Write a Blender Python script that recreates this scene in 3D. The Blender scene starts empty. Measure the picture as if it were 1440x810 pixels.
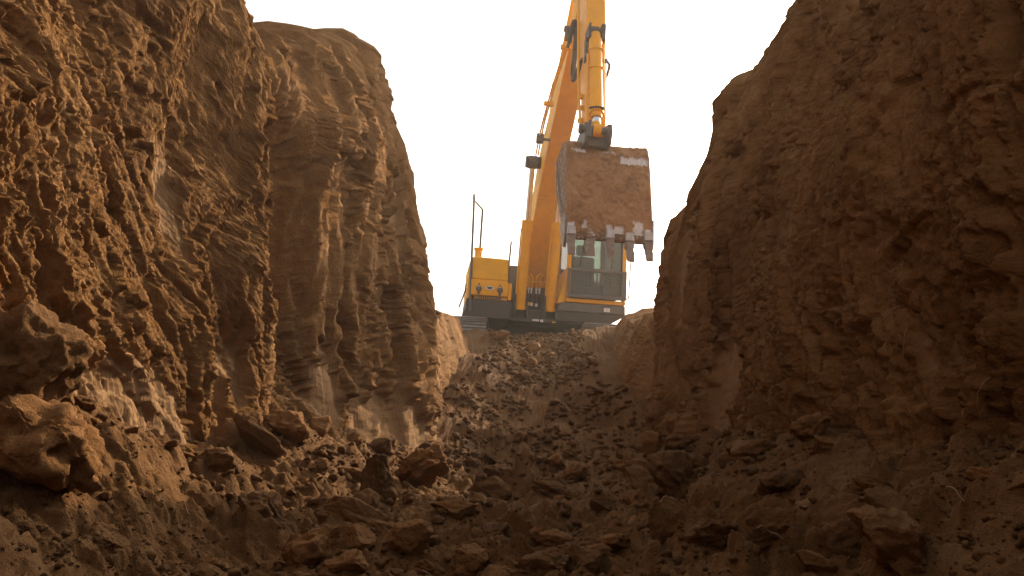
import bpy, bmesh, math, random
import numpy as np
from mathutils import Vector, Matrix, Euler

S = bpy.context.scene
COL = S.collection
R_ = math.radians

# ------------------------------------------------------------------ camera, sky, sun, exposure
cam_d = bpy.data.cameras.new('camera')
cam = bpy.data.objects.new('camera', cam_d)
COL.objects.link(cam)
cam_d.sensor_width = 36.0
cam_d.lens = 28.0
cam_d.clip_start = 0.05
cam_d.clip_end = 3000.0
cam.location = (0, 0, 0)
cam.rotation_euler = (R_(90 + 9.63), 0, 0)
S.camera = cam

SUN_AZ = R_(33.0)          # from +Y towards +X
SUN_EL = R_(24.0)
W = bpy.data.worlds.new('World')
S.world = W
W.use_nodes = True
nt = W.node_tree
nt.nodes.clear()
sky = nt.nodes.new('ShaderNodeTexSky')
sky.sky_type = 'NISHITA'
sky.sun_disc = False
sky.sun_elevation = SUN_EL
sky.sun_rotation = SUN_AZ
sky.air_density = 1.0
sky.dust_density = 6.0
sky.ozone_density = 0.6
hs = nt.nodes.new('ShaderNodeHueSaturation')      # a white, dusty sky
hs.inputs['Saturation'].default_value = 0.3
bg = nt.nodes.new('ShaderNodeBackground')
bg.inputs['Strength'].default_value = 0.15
wo = nt.nodes.new('ShaderNodeOutputWorld')
nt.links.new(sky.outputs[0], hs.inputs['Color'])
wm = nt.nodes.new('ShaderNodeMix'); wm.data_type = 'RGBA'; wm.blend_type = 'MULTIPLY'; wm.inputs[0].default_value = 1.0
wm.inputs[7].default_value = (1.0, 0.93, 0.82, 1)      # dust in the air warms the whole sky
nt.links.new(hs.outputs[0], wm.inputs[6])
nt.links.new(wm.outputs[2], bg.inputs['Color'])
nt.links.new(bg.outputs[0], wo.inputs['Surface'])

sun_d = bpy.data.lights.new('sun', 'SUN')
sun_d.energy = 2.7
sun_d.angle = R_(0.5)
sun_d.color = (1.0, 0.77, 0.49)
sun = bpy.data.objects.new('sun', sun_d)
COL.objects.link(sun)
sdir = Vector((math.sin(SUN_AZ) * math.cos(SUN_EL), math.cos(SUN_AZ) * math.cos(SUN_EL), math.sin(SUN_EL)))
sun.rotation_euler = sdir.to_track_quat('Z', 'Y').to_euler()
sun.location = sdir * 60

S.view_settings.view_transform = 'Standard'
S.view_settings.look = 'None'
S.view_settings.gamma = 1.0
S.view_settings.exposure = 1.22
S.cycles.max_bounces = 6
S.cycles.transparent_max_bounces = 12
S.cycles.use_denoising = True

# ------------------------------------------------------------------ noise (numpy)
def _tab(seed):
    r = np.random.default_rng(seed)
    p = r.permutation(256).astype(np.int64)
    return np.concatenate([p, p, p])
_A = np.linspace(0, 2 * np.pi, 16, endpoint=False)
_G2 = np.stack([np.cos(_A), np.sin(_A)], 1)
_G3 = np.array([(1,1,0),(-1,1,0),(1,-1,0),(-1,-1,0),(1,0,1),(-1,0,1),(1,0,-1),(-1,0,-1),
                (0,1,1),(0,-1,1),(0,1,-1),(0,-1,-1),(1,1,0),(-1,1,0),(0,-1,1),(0,-1,-1)], float)
def n2(x, y, seed=0):
    P = _tab(seed)
    xi = np.floor(x); yi = np.floor(y)
    xf = x - xi; yf = y - yi
    xi = xi.astype(np.int64) & 255; yi = yi.astype(np.int64) & 255
    u = xf * xf * xf * (xf * (xf * 6 - 15) + 10); v = yf * yf * yf * (yf * (yf * 6 - 15) + 10)
    def g(dx, dy):
        h = P[P[xi + dx] + yi + dy] & 15
        return _G2[h, 0] * (xf - dx) + _G2[h, 1] * (yf - dy)
    a = g(0, 0); b = g(1, 0); c = g(0, 1); d = g(1, 1)
    a = a + u * (b - a); c = c + u * (d - c)
    return (a + v * (c - a)) * 1.5
def n3(x, y, z, seed=0):
    P = _tab(seed)
    xi = np.floor(x); yi = np.floor(y); zi = np.floor(z)
    xf = x - xi; yf = y - yi; zf = z - zi
    xi = xi.astype(np.int64) & 255; yi = yi.astype(np.int64) & 255; zi = zi.astype(np.int64) & 255
    f = lambda t: t * t * t * (t * (t * 6 - 15) + 10)
    u, v, w = f(xf), f(yf), f(zf)
    def g(dx, dy, dz):
        h = P[P[P[xi + dx] + yi + dy] + zi + dz] & 15
        return _G3[h, 0] * (xf - dx) + _G3[h, 1] * (yf - dy) + _G3[h, 2] * (zf - dz)
    L = lambda a, b, t: a + t * (b - a)
    return L(L(L(g(0,0,0), g(1,0,0), u), L(g(0,1,0), g(1,1,0), u), v),
             L(L(g(0,0,1), g(1,0,1), u), L(g(0,1,1), g(1,1,1), u), v), w)
def fbm2(x, y, o=4, seed=0, gain=0.5):
    r = 0; a = 1.0; f = 1.0
    for i in range(o):
        r = r + a * n2(x * f + 17.3 * i, y * f - 9.1 * i, seed + i); a *= gain; f *= 2.03
    return r
def fbm3(x, y, z, o=4, seed=0, gain=0.5):
    r = 0; a = 1.0; f = 1.0
    for i in range(o):
        r = r + a * n3(x * f + 7.3 * i, y * f, z * f - 3.1 * i, seed + i); a *= gain; f *= 2.03
    return r
def ridge(x, y, o=3, seed=0, gain=0.5):
    r = 0; a = 1.0; f = 1.0
    for i in range(o):
        r = r + a * (1 - 2 * np.abs(n2(x * f + 5.3 * i, y * f, seed + i))); a *= gain; f *= 2.1
    return r
def sst(a, b, x):
    t = np.clip((x - a) / (b - a), 0, 1)
    return t * t * (3 - 2 * t)
def worley(x, y, seed=0):
    """distance to the nearest jittered point, and that cell's random value"""
    P = _tab(seed)
    rr = np.random.default_rng(seed + 99).random((256, 3))
    xi = np.floor(x).astype(np.int64); yi = np.floor(y).astype(np.int64)
    best = np.full(x.shape, 9.0); val = np.zeros(x.shape)
    for dx in (-1, 0, 1):
        for dy in (-1, 0, 1):
            cx = xi + dx; cy = yi + dy
            h = P[P[cx & 255] + (cy & 255)]
            d = np.hypot(cx + rr[h, 0] - x, cy + rr[h, 1] - y)
            m = d < best
            best = np.where(m, d, best); val = np.where(m, rr[h, 2], val)
    return best, val

def facets(x, y, seed, tilt=0.6):
    """sheared faces: every cell its own offset and slope, with sharp joints"""
    P = _tab(seed); rr = np.random.default_rng(seed + 77).random((256, 5))
    xi = np.floor(x).astype(np.int64); yi = np.floor(y).astype(np.int64)
    best = np.full(x.shape, 9.0); val = np.zeros(x.shape)
    for dx in (-1, 0, 1):
        for dy in (-1, 0, 1):
            cx = xi + dx; cy = yi + dy
            h = P[P[cx & 255] + (cy & 255)]
            ox = x - cx - rr[h, 0]; oy = y - cy - rr[h, 1]
            d = ox * ox + oy * oy; m = d < best
            best = np.where(m, d, best)
            val = np.where(m, rr[h, 2] - .5 + tilt * ((rr[h, 3] - .5) * 2 * ox + (rr[h, 4] - .5) * 2 * oy), val)
    return val

# ------------------------------------------------------------------ materials
class NB:
    def __init__(s, name):
        s.m = bpy.data.materials.new(name); s.m.use_nodes = True
        s.t = s.m.node_tree; s.t.nodes.clear()
        s.out = s.t.nodes.new('ShaderNodeOutputMaterial')
    def n(s, typ, **kw):
        o = s.t.nodes.new(typ)
        for k, v in kw.items():
            if k in o.bl_rna.properties.keys(): setattr(o, k, v)
            else: o.inputs[k.replace('_', ' ')].default_value = v
        return o
    def l(s, a, b): s.t.links.new(a, b)
    def noise(s, vec, scale, detail=4, rough=0.6, dist=0.0):
        o = s.n('ShaderNodeTexNoise'); o.inputs['Scale'].default_value = scale; o.inputs['Detail'].default_value = detail
        o.inputs['Roughness'].default_value = rough; o.inputs['Distortion'].default_value = dist
        s.l(vec, o.inputs['Vector']); return o.outputs[0]
    def ramp(s, fac, stops):
        o = s.n('ShaderNodeValToRGB'); e = o.color_ramp.elements
        while len(e) < len(stops): e.new(0.5)
        for i, (p, c) in enumerate(stops):
            e[i].position = p; e[i].color = (*c, 1) if len(c) == 3 else c
        s.l(fac, o.inputs[0]); return o.outputs[0]
    def mix(s, fac, a, b, mode='MIX'):
        o = s.n('ShaderNodeMix', data_type='RGBA', blend_type=mode)
        for sock, v in ((o.inputs[0], fac), (o.inputs[6], a), (o.inputs[7], b)):
            if hasattr(v, 'is_linked') or hasattr(v, 'links'): s.l(v, sock)
            elif isinstance(v, (int, float)): sock.default_value = v
            else: sock.default_value = (*v, 1)
        return o.outputs[2]
    def math(s, op, a, b=0.5, clamp=False):
        o = s.n('ShaderNodeMath', operation=op, use_clamp=clamp)
        for sock, v in ((o.inputs[0], a), (o.inputs[1], b)):
            if hasattr(v, 'links'): s.l(v, sock)
            else: sock.default_value = v
        return o.outputs[0]

def dirt_material(name, c_dark, c_mid, c_pale, scrape=None, bump=0.6, per_object=0.0, grain=1.0):
    b = NB(name)
    g = b.n('ShaderNodeNewGeometry'); pos = g.outputs['Position']
    mp = b.n('ShaderNodeMapping'); mp.inputs['Scale'].default_value = (1, 1, 0.6); b.l(pos, mp.inputs[0])
    big = b.noise(mp.outputs[0], 1.7, 6, 0.62, 0.4)
    mid = b.noise(pos, 14, 6, 0.65, 0.2)
    fine = b.noise(pos, 95 * grain, 4, 0.7)
    f = b.math('ADD', b.math('MULTIPLY', big, 0.62), b.math('MULTIPLY', mid, 0.38))
    col = b.ramp(f, [(0.34, c_dark), (0.5, c_mid), (0.68, c_pale)])
    col = b.mix(0.55, col, b.ramp(fine, [(0.25, (0.45, 0.42, 0.40)), (0.5, (0.95, 0.95, 0.95)), (0.8, (1.35, 1.3, 1.22))]), 'MULTIPLY')
    if per_object:
        oi = b.n('ShaderNodeObjectInfo')
        col = b.mix(per_object, col, b.ramp(oi.outputs['Random'], [(0.0, (0.66, 0.64, 0.64)), (0.4, (1.0, 1.0, 1.0)), (1.0, (1.30, 1.18, 1.0))]), 'MULTIPLY')
    h = b.math('ADD', b.math('MULTIPLY', fine, 0.45), b.math('MULTIPLY', b.noise(pos, 330 * grain, 2, 0.6), 0.2))
    h = b.math('ADD', h, b.math('MULTIPLY', mid, 0.7))
    if scrape:
        at = b.n('ShaderNodeAttribute', attribute_name='scrape')
        sm = b.n('ShaderNodeMapping'); sm.inputs['Scale'].default_value = (80, 80, 7); b.l(pos, sm.inputs[0])
        scr = b.noise(sm.outputs[0], 1.0, 3, 0.55)
        pc = b.mix(b.math('MULTIPLY', scr, 0.8), scrape, tuple(c * 0.62 for c in scrape))
        pc = b.mix(0.3, pc, b.ramp(mid, [(0.3, (0.6, 0.55, 0.5)), (0.7, (1.2, 1.2, 1.2))]), 'MULTIPLY')
        k = b.math('MULTIPLY', at.outputs['Fac'], 0.85)
        col = b.mix(k, col, pc)
        inv = b.math('SUBTRACT', 1.0, b.math('MULTIPLY', at.outputs['Fac'], 0.85))
        h = b.math('ADD', b.math('MULTIPLY', h, inv), b.math('MULTIPLY', scr, b.math('MULTIPLY', at.outputs['Fac'], 0.25)))
    bp = b.n('ShaderNodeBump'); bp.inputs['Strength'].default_value = bump; bp.inputs['Distance'].default_value = 0.02
    b.l(h, bp.inputs['Height'])
    p = b.n('ShaderNodeBsdfPrincipled'); p.inputs['Roughness'].default_value = 0.95
    p.inputs['Specular IOR Level'].default_value = 0.12
    b.l(col, p.inputs['Base Color']); b.l(bp.outputs[0], p.inputs['Normal'])
    b.l(p.outputs[0], b.out.inputs[0])
    return b.m

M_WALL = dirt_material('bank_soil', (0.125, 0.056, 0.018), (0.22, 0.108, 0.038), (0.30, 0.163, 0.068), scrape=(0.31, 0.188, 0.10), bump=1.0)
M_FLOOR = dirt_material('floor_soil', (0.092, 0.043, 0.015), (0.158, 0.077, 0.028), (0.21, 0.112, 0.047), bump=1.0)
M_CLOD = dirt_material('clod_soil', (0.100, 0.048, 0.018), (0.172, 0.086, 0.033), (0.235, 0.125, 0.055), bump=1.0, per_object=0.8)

def paint(name, col, rough=0.45, metal=0.0, dust=0.35, dust_col=(0.22, 0.13, 0.07), spec=0.5, scale=5.0, worn=None, worn_at=0.54):
    b = NB(name)
    tc = b.n('ShaderNodeTexCoord'); o = tc.outputs['Object']
    d = b.noise(o, scale, 6, 0.68, 0.5); d2 = b.noise(o, scale * 9, 4, 0.7)
    f = b.math('MULTIPLY', b.ramp(b.math('ADD', b.math('MULTIPLY', d, 0.7), b.math('MULTIPLY', d2, 0.3)),
                                  [(0.38, (0, 0, 0)), (0.66, (1, 1, 1))]), dust)
    c = b.mix(f, col, dust_col)
    if worn is not None:
        wv = b.ramp(b.noise(o, scale * 4, 8, 0.75, 0.3), [(worn_at, (0, 0, 0)), (worn_at + 0.06, (1, 1, 1))])
        c = b.mix(b.math('MULTIPLY', wv, 0.8), c, worn)
    p = b.n('ShaderNodeBsdfPrincipled')
    p.inputs['Metallic'].default_value = metal
    p.inputs['Specular IOR Level'].default_value = spec
    b.l(c, p.inputs['Base Color'])
    b.l(b.math('ADD', b.math('MULTIPLY', f, 0.6), rough, True), p.inputs['Roughness'])
    bp = b.n('ShaderNodeBump'); bp.inputs['Strength'].default_value = 0.12; bp.inputs['Distance'].default_value = 0.01
    b.l(d2, bp.inputs['Height']); b.l(bp.outputs[0], p.inputs['Normal'])
    b.l(p.outputs[0], b.out.inputs[0])
    return b.m

M_YEL = paint('yellow_paint', (0.86, 0.41, 0.008), 0.42, dust=0.35, dust_col=(0.45, 0.21, 0.03), spec=0.25)
M_YELD = paint('yellow_paint_dusty', (0.86, 0.455, 0.012), 0.5, dust=0.38, dust_col=(0.42, 0.22, 0.05), spec=0.2)
M_BLK = paint('black_frame_paint', (0.035, 0.033, 0.034), 0.5, dust=0.45, dust_col=(0.13, 0.085, 0.055))
M_GRY = paint('grey_paint', (0.10, 0.095, 0.10), 0.5, dust=0.35, dust_col=(0.16, 0.11, 0.075))
M_RUB = paint('black_rubber', (0.03, 0.028, 0.027), 0.55, dust=0.4, dust_col=(0.13, 0.09, 0.06))
M_STL = paint('worn_steel', (0.30, 0.29, 0.29), 0.35, metal=0.85, dust=0.55, dust_col=(0.22, 0.13, 0.075), scale=9)
M_CHR = paint('chrome_rod', (0.75, 0.75, 0.76), 0.15, metal=1.0, dust=0.1)
M_TOOTH = paint('worn_tooth_steel', (0.24, 0.21, 0.20), 0.45, metal=0.35, dust=0.8, dust_col=(0.21, 0.12, 0.07), scale=12)
M_BUCK = paint('bucket_paint', (0.17, 0.095, 0.05), 0.7, dust=0.5, dust_col=(0.24, 0.13, 0.065), scale=6, spec=0.2, worn=(0.50, 0.48, 0.50))
M_WEAR = paint('bare_steel', (0.52, 0.50, 0.52), 0.4, metal=0.3, dust=0.55, dust_col=(0.20, 0.12, 0.07), scale=16)
M_WHT = paint('pale_marking', (0.75, 0.74, 0.74), 0.5, dust=0.25)
M_INT = paint('cab_trim', (0.13, 0.13, 0.13), 0.7, dust=0.2)
M_SEAT = paint('seat_fabric', (0.05, 0.05, 0.055), 0.9, dust=0.2)
M_LAMP = paint('lamp_lens', (0.75, 0.75, 0.75), 0.1, dust=0.1, spec=0.8)
M_DRYG = paint('dry_root', (0.34, 0.22, 0.12), 0.9, dust=0.5, dust_col=(0.20, 0.11, 0.05), scale=20)

def glass_mat():
    b = NB('cab_glass')
    tr = b.n('ShaderNodeBsdfTransparent'); tr.inputs[0].default_value = (0.60, 0.67, 0.64, 1)
    gl = b.n('ShaderNodeBsdfGlossy'); gl.inputs['Roughness'].default_value = 0.04
    df = b.n('ShaderNodeBsdfDiffuse'); df.inputs[0].default_value = (0.30, 0.29, 0.27, 1)   # dust film
    fr = b.n('ShaderNodeFresnel'); fr.inputs[0].default_value = 1.5
    m1 = b.n('ShaderNodeMixShader'); b.l(fr.outputs[0], m1.inputs[0]); b.l(tr.outputs[0], m1.inputs[1]); b.l(gl.outputs[0], m1.inputs[2])
    m2 = b.n('ShaderNodeMixShader')
    tc = b.n('ShaderNodeTexCoord')
    b.l(b.math('ADD', b.math('MULTIPLY', b.noise(tc.outputs['Object'], 4, 5, 0.6), 0.25), 0.12), m2.inputs[0])
    b.l(m1.outputs[0], m2.inputs[1]); b.l(df.outputs[0], m2.inputs[2]); b.l(m2.outputs[0], b.out.inputs[0])
    return b.m
M_GLASS = glass_mat()

# ------------------------------------------------------------------ object helpers
def link(name, me, mat=None, parent=None, **props):
    o = bpy.data.objects.new(name, me); COL.objects.link(o)
    if mat is not None and me is not None and len(me.materials) == 0: me.materials.append(mat)
    if parent is not None: o.parent = parent
    for k, v in props.items():
        if v is not None: o[k] = v
    return o
def mesh_np(name, V, Fq, attrs=None, smooth=True):
    """mesh from numpy vertices and an (n,3) or (n,4) face array"""
    me = bpy.data.meshes.new(name)
    nv, (nf, k) = len(V), Fq.shape
    me.vertices.add(nv); me.vertices.foreach_set('co', np.ascontiguousarray(V, np.float32).ravel())
    me.loops.add(nf * k); me.loops.foreach_set('vertex_index', np.ascontiguousarray(Fq, np.int32).ravel())
    me.polygons.add(nf); me.polygons.foreach_set('loop_start', np.arange(0, nf * k, k, dtype=np.int32))
    if smooth: me.polygons.foreach_set('use_smooth', np.ones(nf, bool))
    for a, v in (attrs or {}).items():
        at = me.attributes.new(a, 'FLOAT', 'POINT'); at.data.foreach_set('value', np.ascontiguousarray(v, np.float32).ravel())
    me.update(calc_edges=True); me.validate()
    return me
def grid_faces(nr, nc, flip=False):
    i = np.arange(nr * nc).reshape(nr, nc)
    q = np.stack([i[:-1, :-1], i[:-1, 1:], i[1:, 1:], i[1:, :-1]], -1).reshape(-1, 4)
    return q[:, ::-1] if flip else q

# ------------------------------------------------------------------ terrain: floor, ramp and banks
def lerp_tab(knots, tab, y):
    """smooth (monotone cubic-ish) interpolation of table rows at y"""
    k = np.asarray(knots, float); T = np.asarray(tab, float)
    i = np.clip(np.searchsorted(k, y) - 1, 0, len(k) - 2)
    t = np.clip((y - k[i]) / (k[i + 1] - k[i]), 0, 1); t = t * t * (3 - 2 * t) * 0.5 + t * 0.5
    t = t[..., None] if T.ndim == 2 else t
    return T[i] * (1 - t) + T[i + 1] * t
ZK = np.array([-0.7, 0.3, 1.2, 2.0, 2.7, 3.5])
LEFT_Y = [-9, 2.0, 3.0, 3.6, 4.1, 4.45, 4.85, 5.6, 6.2, 6.42, 6.65, 7.4, 8.2, 9.5, 11.3, 12.3, 30]
LEFT_X = [[-1.45, -1.55, -1.7, -1.85, -2.0, -2.2],
          [-1.42, -1.55, -1.75, -1.95, -2.15, -2.4],
          [-1.35, -1.47, -1.63, -1.78, -1.95, -2.2],
          [-1.32, -1.40, -1.50, -1.60, -1.78, -2.05],
          [-1.30, -1.32, -1.36, -1.42, -1.65, -1.95],
          [-1.33, -1.42, -1.52, -1.62, -1.82, -2.1],
          [-1.10, -1.13, -1.18, -1.26, -1.55, -1.95],
          [-0.88, -0.91, -0.96, -1.05, -1.32, -1.75],
          [-0.68, -0.69, -0.70, -0.78, -0.98, -1.40],
          [-0.65, -0.68, -0.71, -0.85, -1.1, -1.5],
          [-0.80, -0.85, -0.90, -1.0, -1.3, -1.7],
          [-0.62, -0.72, -0.86, -1.0, -1.4, -1.8],
          [-0.38, -0.52, -0.78, -1.1, -1.4, -1.8],
          [-0.22, -0.34, -0.66, -1.1, -1.4, -1.8],
          [-0.30, -0.42, -0.80, -1.1, -1.4, -1.8],
          [-2.5, -2.9, -3.3, -3.6, -3.9, -4.2],
          [-6, -6.5, -7, -7, -7, -7]]
LEFT_HY = [-9, -8, 3.3, 3.7, 4.0, 4.2, 4.5, 4.85, 5.3, 5.8, 6.2, 6.42, 6.6, 7.4, 9.5, 11.3, 12.3, 13, 30]
LEFT_H = [1.5, 3.6, 3.5, 2.8, 2.35, 2.0, 2.2, 2.52, 2.70, 2.98, 3.22, 2.98, 0.90, 1.0, 1.27, 1.38, 1.2, 0.95, 0.95]
RIGHT_Y = [-9, 2, 3.5, 5.0, 5.5, 5.95, 6.2, 6.45, 6.7, 7.5, 8.3, 10, 11.3, 12.3, 30]
RIGHT_X = [[1.35, 1.45, 1.55, 1.65, 1.75, 1.85],
           [1.30, 1.40, 1.50, 1.60, 1.72, 1.88],
           [1.26, 1.35, 1.47, 1.60, 1.80, 2.1],
           [1.18, 1.26, 1.39, 1.60, 1.92, 2.4],
           [1.16, 1.23, 1.34, 1.60, 1.90, 2.3],
           [1.145, 1.19, 1.26, 1.52, 1.70, 2.0],
           [1.14, 1.18, 1.24, 1.40, 1.65, 2.0],
           [1.13, 1.17, 1.23, 1.38, 1.6, 1.9],
           [1.28, 1.36, 1.48, 1.6, 1.7, 1.8],
           [1.02, 1.16, 1.42, 1.6, 1.7, 1.8],
           [0.86, 1.00, 1.40, 1.7, 1.8, 1.9],
           [0.86, 0.98, 1.35, 1.7, 1.8, 1.9],
           [1.02, 1.12, 1.45, 1.8, 1.9, 2.0],
           [3.2, 3.5, 3.9, 4.2, 4.5, 4.8],
           [7, 7.5, 8, 8, 8, 8]]
RIGHT_HY = [-9, -8, 4.3, 4.8, 5.2, 5.6, 5.92, 6.02, 6.45, 6.62, 8.5, 10, 11.3, 12.3, 13, 30]
RIGHT_H = [1.5, 3.5, 3.3, 2.95, 2.75, 2.72, 2.68, 1.86, 1.80, 0.90, 1.12, 1.32, 1.30, 1.15, 0.95, 0.95]
FLOOR_Y = [-9, 4.0, 5.5, 6.3, 7.0, 9.0, 11.0, 11.6, 12.2, 13.0, 30]
FLOOR_Z = [-0.45, -0.45, -0.40, -0.31, -0.10, 0.57, 1.13, 1.16, 1.02, 0.80, 0.78]

def floor_base(y): return lerp_tab(FLOOR_Y, FLOOR_Z, y)
def x_table(ky, kx, y, z):
    T = lerp_tab(ky, kx, y)                        # (..., 6)
    i = np.clip(np.searchsorted(ZK, z) - 1, 0, len(ZK) - 2)
    t = np.clip((z - ZK[i]) / (ZK[i + 1] - ZK[i]), 0, 1)
    a = np.take_along_axis(T, i[..., None], -1)[..., 0]; b = np.take_along_axis(T, (i + 1)[..., None], -1)[..., 0]
    return a * (1 - t) + b * t

def axis(lo, mid0, mid1, hi, step):
    """y samples: dense where the camera looks, coarse elsewhere"""
    a = [lo]
    while a[-1] < mid0: a.append(min(a[-1] + max(0.02, (mid0 - a[-1]) * 0.12), mid0))
    while a[-1] < mid1: a.append(a[-1] + step * max(2.3, a[-1]) ** 2)
    while a[-1] < hi: a.append(a[-1] + max(0.06, (a[-1] - mid1) * 0.2))
    return np.array(a)

def bank(name, sgn, ky, kx, hy, hv, seed, patches, rows, step):
    ys = axis(-9, 2.0, 11.8, 30, step)
    t = np.linspace(0, 1, rows)
    Y, T = np.meshgrid(ys, t, indexing='ij')
    base = floor_base(ys) - 0.35
    H = lerp_tab(hy, hv, ys) + 0.06 * fbm2(ys * 3.1, ys * 0 + seed, 4, seed) + 0.035 * fbm2(ys * 13, ys * 0 + 3.3, 2, seed + 5) + 0.06 * facets(ys * 3.5, ys * 0 + .3, seed + 6)
    Z = base[:, None] + T * (H - base)[:, None]
    X = x_table(ky, kx, Y, Z)
    near = sst(11.9, 11.0, Y)                       # relief fades where the bank opens out behind
    tall = sst(6.9, 6.3, Y)
    wy = Y + 0.18 * fbm2(Y * 0.9, Z * 0.6, 2, seed + 1) ; wz = Z + 0.15 * fbm2(Y * 1.1 + 4, Z * 0.9, 3, seed + 2)
    big = 0.15 * fbm2(wy * 0.85, wz * 0.40, 3, seed + 3)
    shear = 0.42 * sst(4.0, 3.0, Y) if sgn < 0 else -0.10
    wv = wy + shear * Z + 0.045 * fbm2(Y * 2.2, Z * 1.1, 3, seed + 4)
    far = sst(4.0, 4.9, Y)                          # seen edge-on: the vertical bucket scrapes rule there
    zf = 1 - 0.55 * far
    st1 = 0.026 * (ridge(wv * 2.2, wz * 0.20, 3, seed + 7) - 0.6) + 0.034 * far * (ridge(wv * 3.6, wz * 0.13, 3, seed + 8, 0.6) - 0.5)
    st2 = 0.019 * ridge(wv * 8.5, wz * 0.42, 4, seed + 11, 0.6)
    st3 = 0.0115 * ridge(wv * 25.0, wz * 1.0, 3, seed + 13, 0.62) + 0.0045 * ridge(wv * 62, wz * 3.2, 2, seed + 14, 0.6)
    cl = fbm2(wv * 5.0, wz * 1.1 * (1 - 0.6 * far), 5, seed + 15, 0.6)
    clump = 0.028 * (np.abs(cl) - 0.25)
    near_l = sst(4.9, 4.1, Y) * (1.0 if sgn < 0 else 0.35)
    lump = 0.012 * fbm2(wv * 9.5, wz * 3.4 * (1 - 0.75 * far) * (1 - 0.6 * near_l), 4, seed + 17, 0.7) * zf
    crumb = (0.010 * fbm2(wy * 40, wz * 26 * (1 - 0.7 * far) * (1 - 0.55 * near_l), 3, seed + 21, 0.78) * (1 - 0.3 * near_l) + 0.0060 * fbm2(Y * 125, Z * 85 * zf, 2, seed + 25, 0.7)) * zf
    rough = 0.3 + 0.7 * sst(-0.5, 0.3, fbm2(Y * 1.3, Z * 0.8, 2, seed + 29))     # calm and crumbly areas
    wd, wvv = worley(wv * 30, wz * 20 * (1 - 0.75 * far), seed + 51); wd2, wv2 = worley(wv * 58, wz * 44, seed + 53)
    grains = (0.009 * wvv * np.clip(1 - wd / 0.7, 0, 1) + 0.010 * wv2 * np.clip(1 - wd2 / 0.7, 0, 1)) * zf
    dent = -0.08 * sst(0.28, 0.52, fbm2(wv * 3.6, wz * 1.6, 4, seed + 31, 0.6)) * (0.2 + 0.8 * rough)
    drip = fbm2(wv * 11.0, wz * 2.3, 4, seed + 61, 0.65)
    low = 0.25 + 0.75 * sst(1.1, 0.1, Z)
    dent = dent - 0.035 * sst(0.18, 0.27, drip) * rough * low - 0.020 * sst(0.20, 0.27, fbm2(wv * 25, wz * 6 * (1 - 0.7 * far), 3, seed + 66, 0.65)) * rough
    crack = -0.06 * sst(0.95, 0.99, 1 - np.abs(n2(wv * 1.6, wz * 0.3, seed + 35))) * rough
    fx = wy + 0.06 * fbm2(Y * 7, Z * 7, 3, seed + 80); fz = wz + 0.06 * fbm2(Y * 7 + 3, Z * 7, 3, seed + 81)
    fac = 0.075 * facets((fx + shear * Z) * 1.9, fz * 0.9, seed + 82) + 0.034 * facets((fx + shear * Z) * 5.0, fz * 2.6, seed + 83, 0.9) + 0.013 * facets(fx * 14, fz * 8, seed + 84, 1.0)
    fac = fac * (0.55 + 0.45 * near_l) * (1 - 0.2 * far)
    nearq = 1 - 0.55 * near_l
    st2, st3, st1 = st2 * (1 - 0.55 * near_l), st3 * (1 - 0.35 * near_l), st1 + fac
    clump, dent, grains = clump * nearq, dent * nearq, grains * (1 - 0.8 * near_l)
    D = big * tall + (st1 + st2 + st3 + clump * (0.4 + 0.6 * rough) + lump * rough + dent + crack + grains * (0.35 + 0.65 * rough)) * (0.45 + 0.55 * tall) + crumb * (0.6 + 0.4 * rough)
    # scraped clean patches under the crust: smooth, a little deeper, with tooth marks
    m = np.zeros_like(Y)
    for (py, pz, sy, sz, a) in patches:
        m = np.maximum(m, a * np.exp(-((Y - py) / sy) ** 2 - ((Z - pz) / sz) ** 2))
    edge = 0.45 * fbm2(wv * 3.0, wz * 0.9, 3, seed + 41) + 0.55 * fbm2(wv * 15, wz * 1.6, 3, seed + 45, 0.6) + 0.25 * n2(Y * 60, Z * 9, seed + 46)
    SC = 0.88 * sst(0.43, 0.54, m + 0.42 * edge)
    marks = 0.004 * n2(Y * 38, Z * 1.6, seed + 47) + 0.008 * n2(Y * 9, Z * 0.6, seed + 48) + 0.0025 * n2(Y * 110, Z * 4, seed + 49)
    D = D * (1 - SC) + (big * tall + marks - 0.030 + 0.5 * st1 + 0.5 * crumb) * SC
    # hanging fringe just above the patches
    Zs = Z - 0.10 * np.clip(clump + lump, -0.03, 0.05) * (1 - SC) * sst(0.0, 0.06, T) * sst(1.0, 0.94, T)
    X = X - sgn * D * near
    rnd = sst(0.965, 1.0, T)
    X = X + sgn * 0.10 * rnd ** 2
    # the top: back from the edge and out over the land
    outs = [0.10, 0.25, 0.5, 0.9, 1.5, 3.0, 6.0, 12.0, 40.0]
    ex, ez = [], []
    for k, d in enumerate(outs):
        ex.append(X[:, -1] + sgn * (d + 0.0))
        f = min(1.0, max(0.0, (d - 2.0) / 6.0))
        zz = H * (1 - f) + 1.2 * np.minimum(1, f) + 0.05 * n2(ys * 2.3, ys * 0 + d * 1.7, seed + 60 + k) + 0.03 * n2(ys * 8, ys * 0 + d * 5, seed + 70 + k)
        ez.append(zz + (0.02 if d < 1 else 0.0))
    X = np.concatenate([X, np.array(ex).T], 1); Zs = np.concatenate([Zs, np.array(ez).T], 1)
    Yf = np.repeat(ys[:, None], X.shape[1], 1).copy()
    Yf[:, :rows] += 0.5 * D * sst(11, 10, Y) * 0.4
    SCf = np.zeros_like(X); SCf[:, :rows] = SC
    V = np.stack([X, Yf, Zs], -1).reshape(-1, 3)
    me = mesh_np(name, V, grid_faces(len(ys), X.shape[1], flip=(sgn < 0)), {'scrape': SCf})
    BANK[sgn] = (ys, X[:, :rows], Yf[:, :rows], Zs[:, :rows])
    return link(name, me, M_WALL, kind='structure')
BANK = {}

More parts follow.
